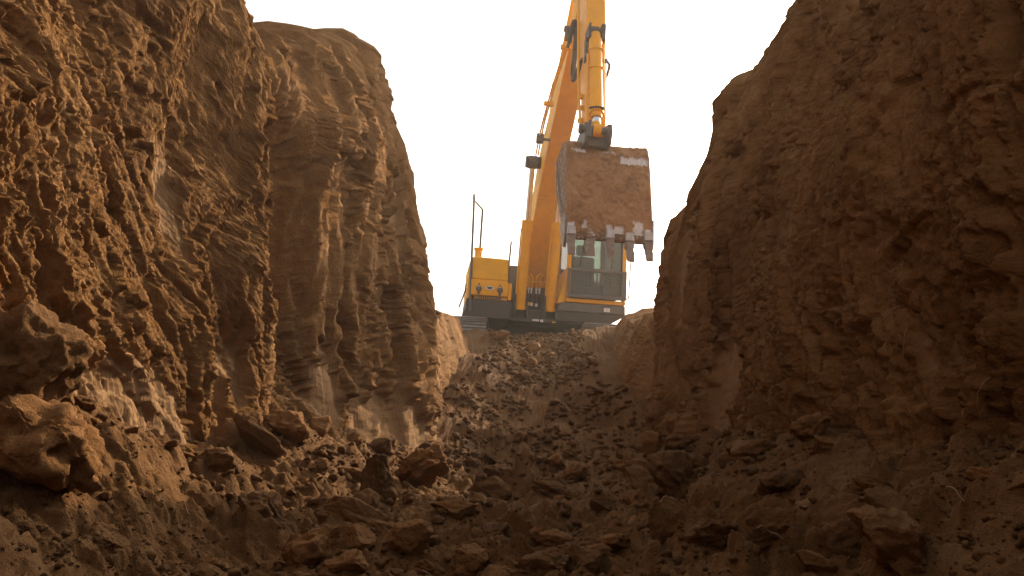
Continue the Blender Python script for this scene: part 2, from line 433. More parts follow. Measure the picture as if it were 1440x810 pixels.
P_LEFT = [(5.7, -0.12, 0.75, 0.42, 1.0), (4.95, 0.15, 0.25, 0.5, 0.75), (2.95, -0.02, 0.75, 0.34, 0.9), (3.75, 0.25, 0.35, 0.35, 0.75),
          (3.5, 0.95, 0.15, 0.4, 0.62), (6.0, 1.5, 0.16, 0.75, 0.62), (5.6, 0.9, 0.12, 0.5, 0.62), (2.9, 1.3, 0.2, 0.35, 0.55), (5.2, 1.3, 0.1, 0.6, 0.5),
          (8.4, 0.9, 0.5, 0.5, 0.5)]
P_RIGHT = [(4.75, 0.15, 0.32, 0.55, 0.9), (5.9, -0.25, 0.3, 0.16, 0.9), (5.25, 0.85, 0.12, 0.45, 0.8), (5.9, 1.0, 0.10, 0.6, 0.8),
           (3.5, 2.15, 0.22, 0.28, 0.85), (5.3, 1.5, 0.10, 0.30, 0.85), (3.7, 0.9, 0.25, 0.35, 0.55), (6.2, 1.2, 0.06, 0.5, 0.75), (8.6, 0.8, 0.5, 0.4, 0.6),
           (2.55, 0.3, 0.12, 0.3, 0.6), (4.2, 0.9, 0.10, 0.5, 0.7), (5.6, 0.4, 0.12, 0.5, 0.7)]
bank('trench_wall', -1, LEFT_Y, LEFT_X, LEFT_HY, LEFT_H, 11, P_LEFT, 560, 0.00085)
bank('trench_wall', 1, RIGHT_Y, RIGHT_X, RIGHT_HY, RIGHT_H, 131, P_RIGHT, 560, 0.00085)

# floor and ramp: one sheet with clods pressed into it
fys = axis(-9, 1.8, 13.0, 30, 0.0011)
fus = np.linspace(-1, 1, 400)
FY, FU = np.meshgrid(fys, fus, indexing='ij')
fw = lerp_tab([-9, 5, 6.5, 8.5, 11.2, 12.3, 30], [2.2, 1.9, 1.5, 1.35, 1.5, 5.0, 8.5], fys)[:, None]
fc = lerp_tab([-9, 4, 6.5, 9, 12, 30], [0, 0, 0.2, 0.35, 0.4, 0.4], fys)[:, None]
FX = fc + FU * fw
def floor_z(x, y):
    b = floor_base(y)
    xl = lerp_tab(LEFT_Y, np.array(LEFT_X)[:, 0], y); xr = lerp_tab(RIGHT_Y, np.array(RIGHT_X)[:, 0], y)
    dl = np.maximum(x - xl, 0); dr = np.maximum(xr - x, 0)
    am = lerp_tab([-9, 4.6, 6.2, 7.5, 11, 12.5, 30], [0.36, 0.34, 0.10, 0.22, 0.10, 0.0, 0.0], y)
    b = b + am * np.exp(-(dl / 0.38) ** 1.5) + am * 1.0 * np.exp(-(dr / 0.40) ** 1.5)
    b = b + 0.16 * np.exp(-((x + 1.0) / 0.45) ** 2 - ((y - 4.3) / 0.45) ** 2)          # heap under the left bank's recess
    b = b + 0.10 * np.exp(-((x - 0.95) / 0.4) ** 2 - ((y - 3.1) / 0.6) ** 2)
    b = b + 0.14 * np.exp(-((x + 1.3) / 0.35) ** 2 - ((y - 2.4) / 0.4) ** 2)
    b = b + 0.16 * np.exp(-((x - 1.5) / 0.45) ** 2 - ((y - 10.2) / 0.8) ** 2)
    return b + 0.055 * fbm2(x * 1.7, y * 1.7, 3, 301)
def clod_h(x, y):
    wx = x + 0.03 * n2(x * 9, y * 9, 310); wy = y + 0.03 * n2(x * 9 + 4, y * 9, 311)
    h = 0
    for sc, am, sd in ((4.2, 0.075, 320), (9.0, 0.06, 321), (21.0, 0.030, 322)):
        d, v = worley(wx * sc, wy * sc, sd)
        h = h + am * (v ** 1.8) * np.clip(1.15 - (d / 0.66) ** 1.4, 0, 1)
    return h
flz = floor_z(FX, FY)
soft = 0.55 + 0.6 * sst(-0.35, 0.25, fbm2(FX * 1.1, FY * 1.1, 2, 330))
FZ = flz + clod_h(FX, FY) * soft * sst(13.5, 12.5, FY) * (1 - 0.5 * sst(6.2, 7.2, FY)) + 0.014 * fbm2(FX * 26, FY * 26, 3, 340, 0.6) + 0.005 * n2(FX * 90, FY * 90, 350)
me = mesh_np('trench_floor', np.stack([FX, FY, FZ], -1).reshape(-1, 3), grid_faces(len(fys), len(fus), flip=True))
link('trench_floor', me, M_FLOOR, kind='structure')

def ground_at(x, y):
    """height of the built floor sheet at (x, y)"""
    x = np.atleast_1d(np.asarray(x, float)); y = np.atleast_1d(np.asarray(y, float))
    i = np.clip(np.searchsorted(fys, y) - 1, 0, len(fys) - 2)
    ty = np.clip((y - fys[i]) / (fys[i + 1] - fys[i]), 0, 1)
    r = []
    for ii in (i, i + 1):
        u = np.clip((x - fc[ii, 0]) / fw[ii, 0], -1, 1)
        q = (u + 1) / 2 * (len(fus) - 1); j = np.clip(q.astype(int), 0, len(fus) - 2); f = q - j
        r.append(FZ[ii, j] * (1 - f) + FZ[ii, j + 1] * f)
    return r[0] * (1 - ty) + r[1] * ty

# unseen end wall behind the camera, added so the near trench darkens
gy = np.linspace(-3.5, 3.5, 120); gz = np.linspace(-0.9, 3.5, 80)
A, B = np.meshgrid(gy, gz, indexing='ij')
Yb = -6.6 - 0.25 * B + 0.2 * fbm2(A * 1.2, B * 0.8, 4, 400) + 0.05 * ridge(A * 4, B * 0.8, 3, 410)
me = mesh_np('trench_wall', np.stack([A, Yb, B], -1).reshape(-1, 3), grid_faces(120, 80), {'scrape': np.zeros_like(A)})
link('trench_wall', me, M_WALL, kind='structure')

# open land all round, to the horizon
def ring(name, x0, x1, y0, y1, far, z):
    V = np.array([(x0, y0), (x1, y0), (x1, y1), (x0, y1), (-far, -far), (far, -far), (far, far), (-far, far)], float)
    V = np.concatenate([V, np.full((8, 1), z)], 1)
    Fq = np.array([(4, 5, 1, 0), (5, 6, 2, 1), (6, 7, 3, 2), (7, 4, 0, 3)])
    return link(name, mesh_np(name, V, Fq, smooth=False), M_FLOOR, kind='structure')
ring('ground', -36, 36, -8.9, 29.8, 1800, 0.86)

# ------------------------------------------------------------------ clods
def ico(sub):
    bm = bmesh.new(); bmesh.ops.create_icosphere(bm, subdivisions=sub, radius=1.0)
    V = np.array([v.co[:] for v in bm.verts]); Fc = np.array([[v.index for v in f.verts] for f in bm.faces])
    bm.free(); return V, Fc
ICO = {s: ico(s) for s in (1, 2, 3, 4, 5)}
def clod_shape(seed, sub, cuts=7, sq=(1, 0.85, 0.7), rough=1.0, deep=0.62):
    V, Fc = ICO[sub]; V = V.copy(); r = np.random.default_rng(seed)
    for k in range(cuts):
        n = r.normal(size=3); n /= np.linalg.norm(n); d = r.uniform(deep, 0.9)
        q = V @ n - d
        V = V - np.outer(np.clip(q, 0, None) * 0.97, n)
    o = r.uniform(0, 50, 3)
    f = lambda s: (V[:, 0] * s + o[0], V[:, 1] * s + o[1], V[:, 2] * s + o[2])
    nn = V / np.linalg.norm(V, axis=1)[:, None]
    h = 0.22 * fbm3(*f(1.3), 2, seed % 90) * rough
    if sub >= 4:
        h = h + rough * (0.11 * fbm3(*f(3.2), 4, 5 + seed % 90, 0.6) - 0.16 * np.abs(n3(*f(2.2), 9)) - 0.07 * np.abs(n3(*f(5.5), 19)) + 0.030 * n3(*f(11.0), 23) + 0.016 * n3(*f(23.0), 29))
    else:
        h = h + rough * (0.12 * n3(*f(2.6), 5) - 0.10 * np.abs(n3(*f(3.6), 15)))
    V = V + nn * h[:, None]
    V = V * np.array(sq)
    return V, Fc
def clod_mesh(seed, sub, **k):
    V, Fc = clod_shape(seed, sub, **k)
    me = mesh_np('clod', V, Fc); me.materials.append(M_CLOD)
    return me
def place(name, me, x, y, size, rot, label, group=None, dz=0.0, sc=(1, 1, 1), cat='soil clod', z=None):
    o = link(name, me, None, None, label=label, category=cat, group=group)
    o.rotation_euler = rot
    o.scale = [size * c for c in sc]
    M = o.rotation_euler.to_matrix() @ Matrix.Diagonal(o.scale)
    co = np.empty(len(me.vertices) * 3, np.float32); me.vertices.foreach_get('co', co)
    zz = co.reshape(-1, 3) @ np.array(M)[2]
    g = ground_at([x, x + size * .5, x - size * .5, x, x], [y, y, y, y + size * .5, y - size * .5])
    gz = float(0.5 * g.min() + 0.5 * g.mean()) if z is None else z
    o.location = (x, y, gz - float(zz.min()) - 0.12 * size + dz)
    return o

rng = random.Random(7)
SQ = [(1, .85, .7), (1, .7, .55), (1, .95, .85), (1.1, .8, .5), (1, .9, .62)]
BIG = [  # x, y, radius, squash, (rx, ry, rz), seed, roughness, label
    (-1.22, 2.08, 0.175, (1.05, .85, .80), (.1, .25, .4), 1, 1.2, 'huge dark lump of soil slumped against the left bank, lowest in the left corner'),
    (-0.12, 4.65, 0.128, (1.05, .7, .62), (.05, .0, .15), 2, .5, 'dark flat-topped block of soil standing alone mid trench below the ramp'),
    (-0.63, 3.83, 0.110, (1, .8, .85), (.2, .5, .3), 3, .7, 'dark pointed lump of soil in front of the scraped foot of the left bank'),
    (-0.57, 2.44, 0.085, (1.1, .8, .8), (.1, -.2, .8), 4, .8, 'dark angular lump with a pale lit top at the bottom edge, left of centre'),
    (-0.33, 2.58, 0.070, (1, .8, .85), (-.2, .2, .1), 5, .6, 'dark block with a slanting front face at the bottom edge, left of centre'),
    (-0.84, 2.73, 0.105, (1, .8, .75), (.1, .1, 1.2), 6, 1.1, 'rounded crumbly lump lying in the slope of rubble below the left bank'),
    (-0.56, 3.00, 0.150, (1.2, .7, .42), (-.25, .35, .2), 7, .8, 'broad tilted slab of brown soil left of the trench centre'),
    (0.50, 2.70, 0.100, (1, .75, .9), (.3, -.1, .5), 8, .6, 'tall dark broken block right of the trench centre near the bottom edge'),
    (0.60, 2.45, 0.075, (1.1, .8, .7), (.1, .2, 2.2), 9, .9, 'brown lump lying just right of the tall dark broken block'),
    (0.83, 2.06, 0.058, (1, .9, .8), (.2, .2, .9), 10, .8, 'rounded lump on the right-hand heap beside the largest boulder'),
    (0.93, 2.02, 0.078, (1, .85, .75), (.1, -.3, 1.4), 11, .7, 'smooth-faced lump at the top of the right-hand heap'),
    (0.85, 1.83, 0.105, (1.1, .85, .7), (.15, .2, .3), 12, 1.0, 'largest boulder of soil in the lower right corner of the trench floor'),
    (0.72, 2.25, 0.070, (1, .85, .75), (.1, .3, 2.7), 13, .9, 'brown lump on the near end of the right-hand heap'),
    (0.09, 2.12, 0.085, (1.25, .9, .55), (.05, .1, .1), 14, .9, 'wide orange-brown lump at the bottom edge in the middle'),
    (-1.04, 2.10, 0.058, (1.2, .8, .5), (.0, .25, -.4), 15, .8, 'flat pale lump beside the huge slumped lump at the left'),
    (-1.15, 3.70, 0.110, (1.2, .55, .5), (.0, .75, .5), 16, .6, 'slab of soil leaning on the foot of the left bank'),
    (-1.10, 4.05, 0.135, (1, .85, .65), (.2, .1, 1.1), 17, 1.0, 'big lump on top of the heap in the recess of the left bank'),
    (-0.95, 4.10, 0.095, (1.1, .8, .5), (.1, .2, 2.0), 18, .9, 'dark lump on the right edge of the heap by the left bank'),
    (0.39, 3.62, 0.060, (1, .6, .75), (.1, .6, .6), 19, .5, 'small dark wedge of soil standing on the floor below the right bank'),
    (0.22, 4.70, 0.105, (1.2, .7, .4), (.1, .2, .3), 20, .8, 'low dark lump right of the flat-topped block'),
    (1.09, 2.82, 0.060, (1.2, .8, .6), (.1, .15, .2), 21, .6, 'smooth lump resting against the foot of the right bank'),
    (0.68, 3.30, 0.120, (1.1, .8, .75), (.2, .2, .4), 22, 1.3, 'crumbly clump broken from the right bank, standing at its foot'),
    (-0.50, 4.42, 0.135, (1.0, .8, 1.0), (.1, .2, .4), 23, 1.3, 'clump with hanging fibres standing against the scraped left bank'),
    (-0.24, 3.68, 0.082, (1.2, .7, .5), (.1, .15, .2), 24, .6, 'dark lump with a flat lit top in the middle of the floor'),
    (0.88, 2.36, 0.062, (1.3, .7, .4), (.1, .1, .5), 25, .6, 'dark flat lump on the far side of the right-hand heap'),
    (-0.06, 3.22, 0.085, (1.1, .8, .55), (.1, .1, 1.5), 26, .9, 'low orange lump in the middle of the floor'),
    (0.95, 2.13, 0.050, (1.2, .8, .6), (.0, .3, .2), 27, .9, 'orange lump perched highest on the right-hand heap'),
    (0.18, 2.14, 0.062, (1, .8, .8), (.3, .1, 2.0), 28, .8, 'dark lump beside the wide orange-brown lump at the bottom edge'),
    (-0.14, 2.42, 0.066, (1, .85, .7), (.2, .1, .7), 29, .9, 'brown lump at the bottom edge left of the wide orange-brown lump'),
]
for (x, y, r, sq, rot, seed, rough, label) in BIG:
    r *= 1.22
    place('soil_lump', clod_mesh(1000 + seed, 5, cuts=13, sq=sq, rough=rough, deep=0.42), x, y, r, rot, label, 'large lumps on the trench floor')
o = place('soil_lump', clod_mesh(1040, 5, cuts=7, sq=(.95, .8, 1.0), rough=1.2, deep=0.6), -1.36, 2.24, 0.165, (.1, .1, .9),
          'huge pale lump sitting on top of the slumped one at the left edge', 'large lumps on the trench floor', z=0.02)
place('soil_lump', clod_mesh(1041, 4, cuts=6, sq=(1.1, .8, .6)), -0.735, 7.0, 0.085, (.1, .1, .3),
      'small rounded lump on the rim of the left bank against the sky', 'large lumps on the trench floor', z=0.93)

HI_SQ = [SQ[i % 5][2] for i in range(18)]; LO_SQ = [SQ[(i * 2) % 5][2] for i in range(14)]
HI = [clod_mesh(2000 + i, 4, cuts=rng.randint(8, 14), sq=SQ[i % 5], rough=rng.uniform(.6, 1.4), deep=rng.uniform(.38, .6)) for i in range(18)]
LO = [clod_mesh(2100 + i, 3, cuts=rng.randint(6, 11), sq=SQ[(i * 2) % 5], rough=rng.uniform(.7, 1.4), deep=rng.uniform(.4, .62)) for i in range(14)]
def xlim(y):
    return (float(lerp_tab(LEFT_Y, np.array(LEFT_X)[:, 0], np.array([y]))[0]), float(lerp_tab(RIGHT_Y, np.array(RIGHT_X)[:, 0], np.array([y]))[0]))
taken = [(b[0], b[1], b[2]) for b in BIG]
def free(x, y, r):
    return all((x - a) ** 2 + (y - b) ** 2 > (0.8 * (r + c)) ** 2 for a, b, c in taken)
REFS = [(b[0], b[1], ref) for b, ref in zip(BIG, (
    'the huge slumped lump in the left corner', 'the dark flat-topped block', 'the dark pointed lump', 'the pale-topped angular lump', 'the block with a slanting face',
    'the rounded crumbly lump by the left bank', 'the broad tilted slab', 'the tall dark broken block', 'the lump beside the tall broken block', 'the rounded lump of the right-hand heap',
    'the smooth-faced lump', 'the largest boulder of soil at the right', 'the near lump of the right-hand heap', 'the wide orange-brown lump', 'the flat pale lump', 'the leaning slab',
    'the big lump in the recess', 'the dark lump on the left heap', 'the small dark wedge', 'the low dark lump', 'the smooth lump at the right bank', 'the crumbly clump at the right bank',
    'the clump with hanging fibres', 'the flat-lit lump', 'the dark flat lump', 'the low orange lump', 'the perched orange lump', 'the dark lump by the wide one', 'the brown bottom lump'))]
def looks(r, sq_, d):
    px = 2 * r * 1120 / d
    size = 'tiny' if px < 16 else ('small' if px < 28 else ('mid-sized' if px < 48 else 'large'))
    return size + ' ' + ('flat' if sq_ < .55 else ('chunky' if sq_ > .78 else 'low'))
n = 0
while n < 165:
    y = math.exp(rng.uniform(math.log(1.6), math.log(6.0))); lo, hi = xlim(y)
    x = rng.uniform(lo + .03, hi - .03)
    if abs(x) > 0.68 * y + .1: continue
    r = (0.014 + 0.062 * rng.random() ** 1.8) * (0.45 + 0.24 * y)
    if not free(x, y, r): continue
    taken.append((x, y, r)); n += 1
    k = rng.randrange(len(HI)); sz = rng.uniform(.75, 1.05)
    q = min(REFS, key=lambda t: (t[0] - x) ** 2 + (t[1] - y) ** 2); dx, dy = x - q[0], y - q[1]
    rel = ('right of ' if dx > 0 else 'left of ') if abs(dx) > abs(dy) * .8 else ('behind ' if dy > 0 else 'in front of ')
    place('soil_clod', HI[k], x, y, r, (rng.uniform(-.5, .5), rng.uniform(-.5, .5), rng.uniform(0, 6.28)),
          looks(r, HI_SQ[k] * sz, y) + ' brown clod ' + ('close ' if math.hypot(dx, dy) < .3 and rel[0] != 'r' and rel[0] != 'l' else '') + rel + q[2], 'loose clods on the trench floor', sc=(rng.uniform(.85, 1.2), rng.uniform(.85, 1.15), sz))
n = 0
while n < 100:
    y = rng.uniform(6.0, 11.5) ; lo, hi = xlim(y)
    x = rng.uniform(lo - .02, hi + .02)
    r = 0.020 + 0.075 * rng.random() ** 2.6
    if not free(x, y, r): continue
    taken.append((x, y, r)); n += 1
    k = rng.randrange(len(LO)); sz = rng.uniform(.75, 1.05); u_ = (x - lo) / (hi - lo)
    where = ('at the foot of the ramp', 'low on the ramp', 'halfway up the ramp', 'high on the ramp', 'at the top of the ramp')[min(4, int((y - 6.0) / 1.1))]
    side = ('hard by the left bank', 'left of the middle', 'in the middle', 'right of the middle', 'hard by the right bank')[max(0, min(4, int(u_ * 5)))]
    place('soil_clod', LO[k], x, y, r, (rng.uniform(-.6, .6), rng.uniform(-.6, .6), rng.uniform(0, 6.28)),
          looks(r, LO_SQ[k] * sz, y) + ' brown clod ' + where + ', ' + side, 'clods tumbled on the ramp', sc=(rng.uniform(.85, 1.25), rng.uniform(.85, 1.15), sz))

# rubble too small and too many to count
nr = np.random.default_rng(5)
def rubble(count, sub, ylo, yhi, rlo, rhi, power, seed, per_y=True):
    shapes = [clod_shape(3000 + seed * 50 + i, sub, cuts=8, sq=(1, .8, .65), rough=1.1, deep=.45)[0] for i in range(12)]
    Fc = ICO[sub][1]; nv = len(shapes[0])
    y = np.exp(nr.uniform(np.log(ylo), np.log(yhi), count)) if per_y else nr.uniform(ylo, yhi, count)
    lo = lerp_tab(LEFT_Y, np.array(LEFT_X)[:, 0], y) - .04; hi = lerp_tab(RIGHT_Y, np.array(RIGHT_X)[:, 0], y) + .04
    x = lo + (hi - lo) * nr.random(count)
    keep = (np.abs(x) < 0.7 * y + .15) & (fbm2(x * 1.6, y * 1.6, 2, 77) > nr.uniform(-.9, .5, count))
    x, y = x[keep], y[keep]; n = len(x)
    r = (rlo + (rhi - rlo) * nr.random(n) ** power) * (0.5 + 0.25 * np.minimum(y, 6))
    z = ground_at(x, y) + 0.25 * r
    th = nr.uniform(0, 6.283, n); ph = nr.uniform(-.7, .7, n)
    Vs = []
    for k in range(n):
        v = shapes[k % 12]
        c, s = math.cos(th[k]), math.sin(th[k]); c2, s2 = math.cos(ph[k]), math.sin(ph[k])
        a = v @ np.array([[c, s, 0], [-s, c, 0], [0, 0, 1]]) @ np.array([[c2, 0, s2], [0, 1, 0], [-s2, 0, c2]])
        Vs.append(a * r[k] + (x[k], y[k], z[k]))
    V = np.concatenate(Vs); Fa = (Fc[None] + (np.arange(n) * nv)[:, None, None]).reshape(-1, 3)
    return V, Fa
for (args, lab) in (((4600, 2, 1.5, 6.3, .005, .028, 3.4, 0), 'fine brown rubble strewn over the trench floor'),
                    ((11000, 1, 1.5, 6.3, .003, .009, 1.5, 1), 'crumbs of soil strewn over the trench floor'),
                    ((3400, 2, 6.0, 11.7, .006, .026, 2.4, 2, False), 'fine brown rubble covering the ramp')):
    V, Fa = rubble(*args)
    link('rubble', mesh_np('rubble', V, Fa), M_CLOD, kind='stuff', label=lab, category='rubble')

# dry roots and straws lying about and sticking out of the banks
def tube_np(pts, r0, r1, n=5):
    P = np.array(pts, float); m = len(P)
    T = np.gradient(P, axis=0); T /= np.linalg.norm(T, axis=1)[:, None]
    up = np.array([0.31, 0.2, 0.93]); A = np.cross(T, up); A /= np.linalg.norm(A, axis=1)[:, None]; B = np.cross(T, A)
    r = np.linspace(r0, r1, m)[:, None, None]; a = np.linspace(0, 2 * np.pi, n, endpoint=False)
    V = P[:, None] + r * (np.cos(a)[None, :, None] * A[:, None] + np.sin(a)[None, :, None] * B[:, None])
    i = np.arange(m * n).reshape(m, n); j = np.roll(i, -1, 1)
    return V.reshape(-1, 3), np.stack([i[:-1], j[:-1], j[1:], i[1:]], -1).reshape(-1, 4)
def root_mesh(p, d, length, r, seed, droop=0.6):
    q = np.random.default_rng(seed); pts = [np.array(p, float)]; d = np.array(d, float)
    for k in range(12):
        d = d + q.normal(0, .28, 3) + np.array([0, 0, -droop * .12]); d /= np.linalg.norm(d)
        pts.append(pts[-1] + d * length / 12)
    V, Fq = tube_np(pts, r, r * .35); return mesh_np('dry_root', V, Fq)
ROOTS = [(-0.80, 3.0, 'pale straw lying across the broad tilted slab'), (-0.55, 2.15, 'thin dry root sticking up at the bottom edge, left of centre'),
         (0.72, 2.2, 'forked dry root standing on the right-hand heap'), (0.80, 2.35, 'long pale root arching over the right-hand heap'),
         (-0.98, 2.5, 'short pale straw standing below the left bank'), (0.13, 3.4, 'thin root lying on the orange soil mid floor'),
         (1.02, 1.85, 'curved dry root in the lower right corner'), (-1.0, 3.9, 'thin root hanging off the heap by the left bank')]
for i, (x, y, lab) in enumerate(ROOTS):
    z = float(ground_at(x, y)[0])
    me = root_mesh((x, y, z + .005), (rng.uniform(-1, 1), rng.uniform(-.4, .4), rng.uniform(.5, 1.2)), rng.uniform(.10, .2), .0022, 50 + i, 1.6)
    link('dry_root', me, M_DRYG, label=lab, category='root', group='dry roots on the floor')

# fine root hairs hanging out of both banks
rv, rf, nb = [], [], 0
rr_ = np.random.default_rng(21)
for sgn in (-1, 1):
    ys_, BX_, BY_, BZ_ = BANK[sgn]
    ia = np.where((ys_ > 2.2) & (ys_ < 6.3))[0]
    for k in range(75):
        i = rr_.choice(ia); j = int(rr_.uniform(.12, .97) * BX_.shape[1])
        p = np.array([BX_[i, j] + sgn * .006, BY_[i, j], BZ_[i, j]]); d = np.array([-sgn * .9, rr_.normal(0, .5), rr_.normal(-.2, .5)]); d /= np.linalg.norm(d)
        ln = rr_.uniform(.03, .16); pts = [p]
        for q in range(9):
            d = d + rr_.normal(0, .22, 3) + np.array([sgn * .04, 0, -.26]); d /= np.linalg.norm(d); pts.append(pts[-1] + d * ln / 9)
        V_, F_ = tube_np(pts, .0013, .0005, 4); rv.append(V_); rf.append(F_ + nb); nb += len(V_)
link('root_hairs', mesh_np('root_hairs', np.concatenate(rv), np.concatenate(rf)), M_DRYG, kind='stuff', label='fine dry root hairs hanging out of the trench walls', category='roots')

# ------------------------------------------------------------------ excavator
class MB:
    def __init__(s): s.v = []; s.f = []; s.sm = []
    def add(s, V, Fc, smooth=False):
        b = len(s.v); s.v += [tuple(p) for p in V]
        s.f += [tuple(i + b for i in f) for f in Fc]; s.sm += [smooth] * len(Fc); return s
    def hexa(s, p):     # 4 bottom points, 4 top points, both counter-clockwise from above
        return s.add(p, [(3, 2, 1, 0), (4, 5, 6, 7), (0, 1, 5, 4), (1, 2, 6, 5), (2, 3, 7, 6), (3, 0, 4, 7)])
    def box(s, x0, x1, y0, y1, z0, z1):
        return s.hexa([(x0, y0, z0), (x1, y0, z0), (x1, y1, z0), (x0, y1, z0), (x0, y0, z1), (x1, y0, z1), (x1, y1, z1), (x0, y1, z1)])
    def prism_x(s, poly, x0, x1):       # poly in (y, z)
        n = len(poly)
        ar = sum(poly[i][0] * poly[(i + 1) % n][1] - poly[(i + 1) % n][0] * poly[i][1] for i in range(n))
        if ar < 0: poly = poly[::-1]
        V = [(x0, y, z) for y, z in poly] + [(x1, y, z) for y, z in poly]
        return s.add(V, [tuple(range(n))[::-1], tuple(range(n, 2 * n))] + [(i, (i + 1) % n, n + (i + 1) % n, n + i) for i in range(n)])
    def prism_y(s, poly, y0, y1):       # poly in (x, z)
        n = len(poly)
        ar = sum(poly[i][0] * poly[(i + 1) % n][1] - poly[(i + 1) % n][0] * poly[i][1] for i in range(n))
        if ar > 0: poly = poly[::-1]
        V = [(x, y0, z) for x, z in poly] + [(x, y1, z) for x, z in poly]
        return s.add(V, [tuple(range(n))[::-1], tuple(range(n, 2 * n))] + [(i, (i + 1) % n, n + (i + 1) % n, n + i) for i in range(n)])
    def tube(s, pts, r, n=8, r1=None, caps=True):
        P = [Vector(p) for p in pts]; m = len(P); rr = [r + ((r if r1 is None else r1) - r) * i / max(1, m - 1) for i in range(m)]
        T = [(P[min(i + 1, m - 1)] - P[max(i - 1, 0)]).normalized() for i in range(m)]
        a = T[0].orthogonal().normalized(); V = []
        for i in range(m):
            a = (a - T[i] * a.dot(T[i])).normalized(); b = T[i].cross(a)
            for k in range(n):
                t = 2 * math.pi * k / n; V.append(P[i] + (a * math.cos(t) + b * math.sin(t)) * rr[i])
        s.add(V, [(i * n + k, i * n + (k + 1) % n, (i + 1) * n + (k + 1) % n, (i + 1) * n + k) for i in range(m - 1) for k in range(n)], True)
        if caps: s.add(V, [tuple(range(n))[::-1], tuple(range((m - 1) * n, m * n))])
        return s
    def cyl(s, p0, p1, r, n=20): return s.tube([p0, p1], r, n)
    def loft(s, secs):                   # closed quads sections
        n = len(secs[0]); V = [p for q in secs for p in q]
        s.add(V, [(i * n + k, i * n + (k + 1) % n, (i + 1) * n + (k + 1) % n, (i + 1) * n + k) for i in range(len(secs) - 1) for k in range(n)])
        return s.add(V, [tuple(range(n))[::-1], tuple(range(len(V) - n, len(V)))])
    def build(s, name, mat, parent=None, bevel=0.0, **props):
        me = bpy.data.meshes.new(name); me.from_pydata([tuple(v) for v in s.v], [], s.f)
        me.polygons.foreach_set('use_smooth', s.sm); me.validate()
        bm = bmesh.new(); bm.from_mesh(me); bmesh.ops.recalc_face_normals(bm, faces=bm.faces); bm.to_mesh(me); bm.free()
        o = link(name, me, mat, parent, **props)
        if bevel:
            b = o.modifiers.new('bevel', 'BEVEL'); b.width = bevel; b.segments = 2; b.limit_method = 'ANGLE'; b.angle_limit = R_(40)
        return o
def spline(pts, n=8):
    P = [Vector(p) for p in pts]; out = []
    for i in range(len(P) - 1):
        a, b, c, d = P[max(i - 1, 0)], P[i], P[i + 1], P[min(i + 2, len(P) - 1)]
        for k in range(n):
            t = k / n
            out.append(0.5 * ((2 * b) + (c - a) * t + (2 * a - 5 * b + 4 * c - d) * t * t + (3 * b - a - 3 * c + d) * t ** 3))
    return out + [P[-1]]

EX = bpy.data.objects.new('excavator', None); COL.objects.link(EX)
EX.location = (0.344, 14.397, 0.768); EX.rotation_euler = (0, R_(3.11), R_(6.53))
EX['label'] = 'yellow tracked excavator on top of the ramp with its bucket raised over the trench'; EX['category'] = 'excavator'

# undercarriage, turned a little against the upper body
ca, sa = math.cos(R_(-6.8)), math.sin(R_(-6.8))
UND = Matrix.Rotation(R_(-6.8), 4, 'Z')
def und(o): o.matrix_local = UND; return o
cb = und(MB().box(-0.8, 0.8, -0.9, 0.9, 0.42, 0.72).box(-0.9, 0.9, -0.75, -0.45, 0.40, 0.62).box(-0.9, 0.9, 0.45, 0.75, 0.40, 0.62).build('car_body', M_BLK, EX, 0.02))
und(MB().cyl((0, 0, 0.70), (0, 0, 0.92), 0.62, 40).build('turntable', M_BLK, EX))
def stadium(hl, r, zc, n=14):
    p = [(-hl - r * math.sin(math.pi * k / n), zc - r * math.cos(math.pi * k / n)) for k in range(n + 1)]
    return p + [(hl + r * math.sin(math.pi * k / n), zc + r * math.cos(math.pi * k / n)) for k in range(n + 1)]
shoe_me = None
for sx in (-1.055, 1.055):
    tr = und(MB().prism_x(stadium(1.70, 0.36, 0.42), sx - 0.16, sx + 0.16).build('track', M_BLK, EX))
    w = MB()
    for yy in (-1.70, 1.70): w.cyl((sx - 0.20, yy, 0.42), (sx + 0.20, yy, 0.42), 0.30, 28).cyl((sx - 0.23, yy, 0.42), (sx + 0.23, yy, 0.42), 0.12, 16)
    w.build('idler_wheel', M_GRY, tr)
    w = MB()
    for k in range(7): w.cyl((sx - 0.2, -1.2 + 0.4 * k, 0.15), (sx + 0.2, -1.2 + 0.4 * k, 0.15), 0.09, 14)
    w.build('track_rollers', M_BLK, tr)
    MB().box(sx - 0.19, sx + 0.19, -1.35, 1.35, 0.26, 0.52).build('track_frame', M_BLK, tr, 0.02)
    per = 4 * 1.70 + 2 * math.pi * 0.385; N = 48
    for k in range(N):
        q = k * per / N
        if q < 3.4: p, a = (-1.70 + q, 0.42 + 0.385), 0.0
        elif q < 3.4 + math.pi * .385: t = (q - 3.4) / .385; p, a = (1.70 + .385 * math.sin(t), 0.42 + .385 * math.cos(t)), t
        elif q < 6.8 + math.pi * .385: p, a = (1.70 - (q - 3.4 - math.pi * .385), 0.42 - .385), math.pi
        else: t = (q - 6.8 - math.pi * .385) / .385; p, a = (-1.70 - .385 * math.sin(t), .42 - .385 * math.cos(t)), math.pi + t
        if shoe_me is None:
            s = MB().box(-0.28, 0.28, -0.092, 0.092, 0.0, 0.018)
            for yy in (-0.075, 0.0, 0.07): s.box(-0.28, 0.28, yy - 0.008, yy + 0.008, 0.018, 0.042)
            so = s.build('track_shoe', M_STL, tr, 0.004); shoe_me = so.data
        else: so = link('track_shoe', shoe_me, None, tr)
        so.matrix_local = Matrix.Translation((sx, p[0], p[1])) @ Matrix.Rotation(-a, 4, 'X')

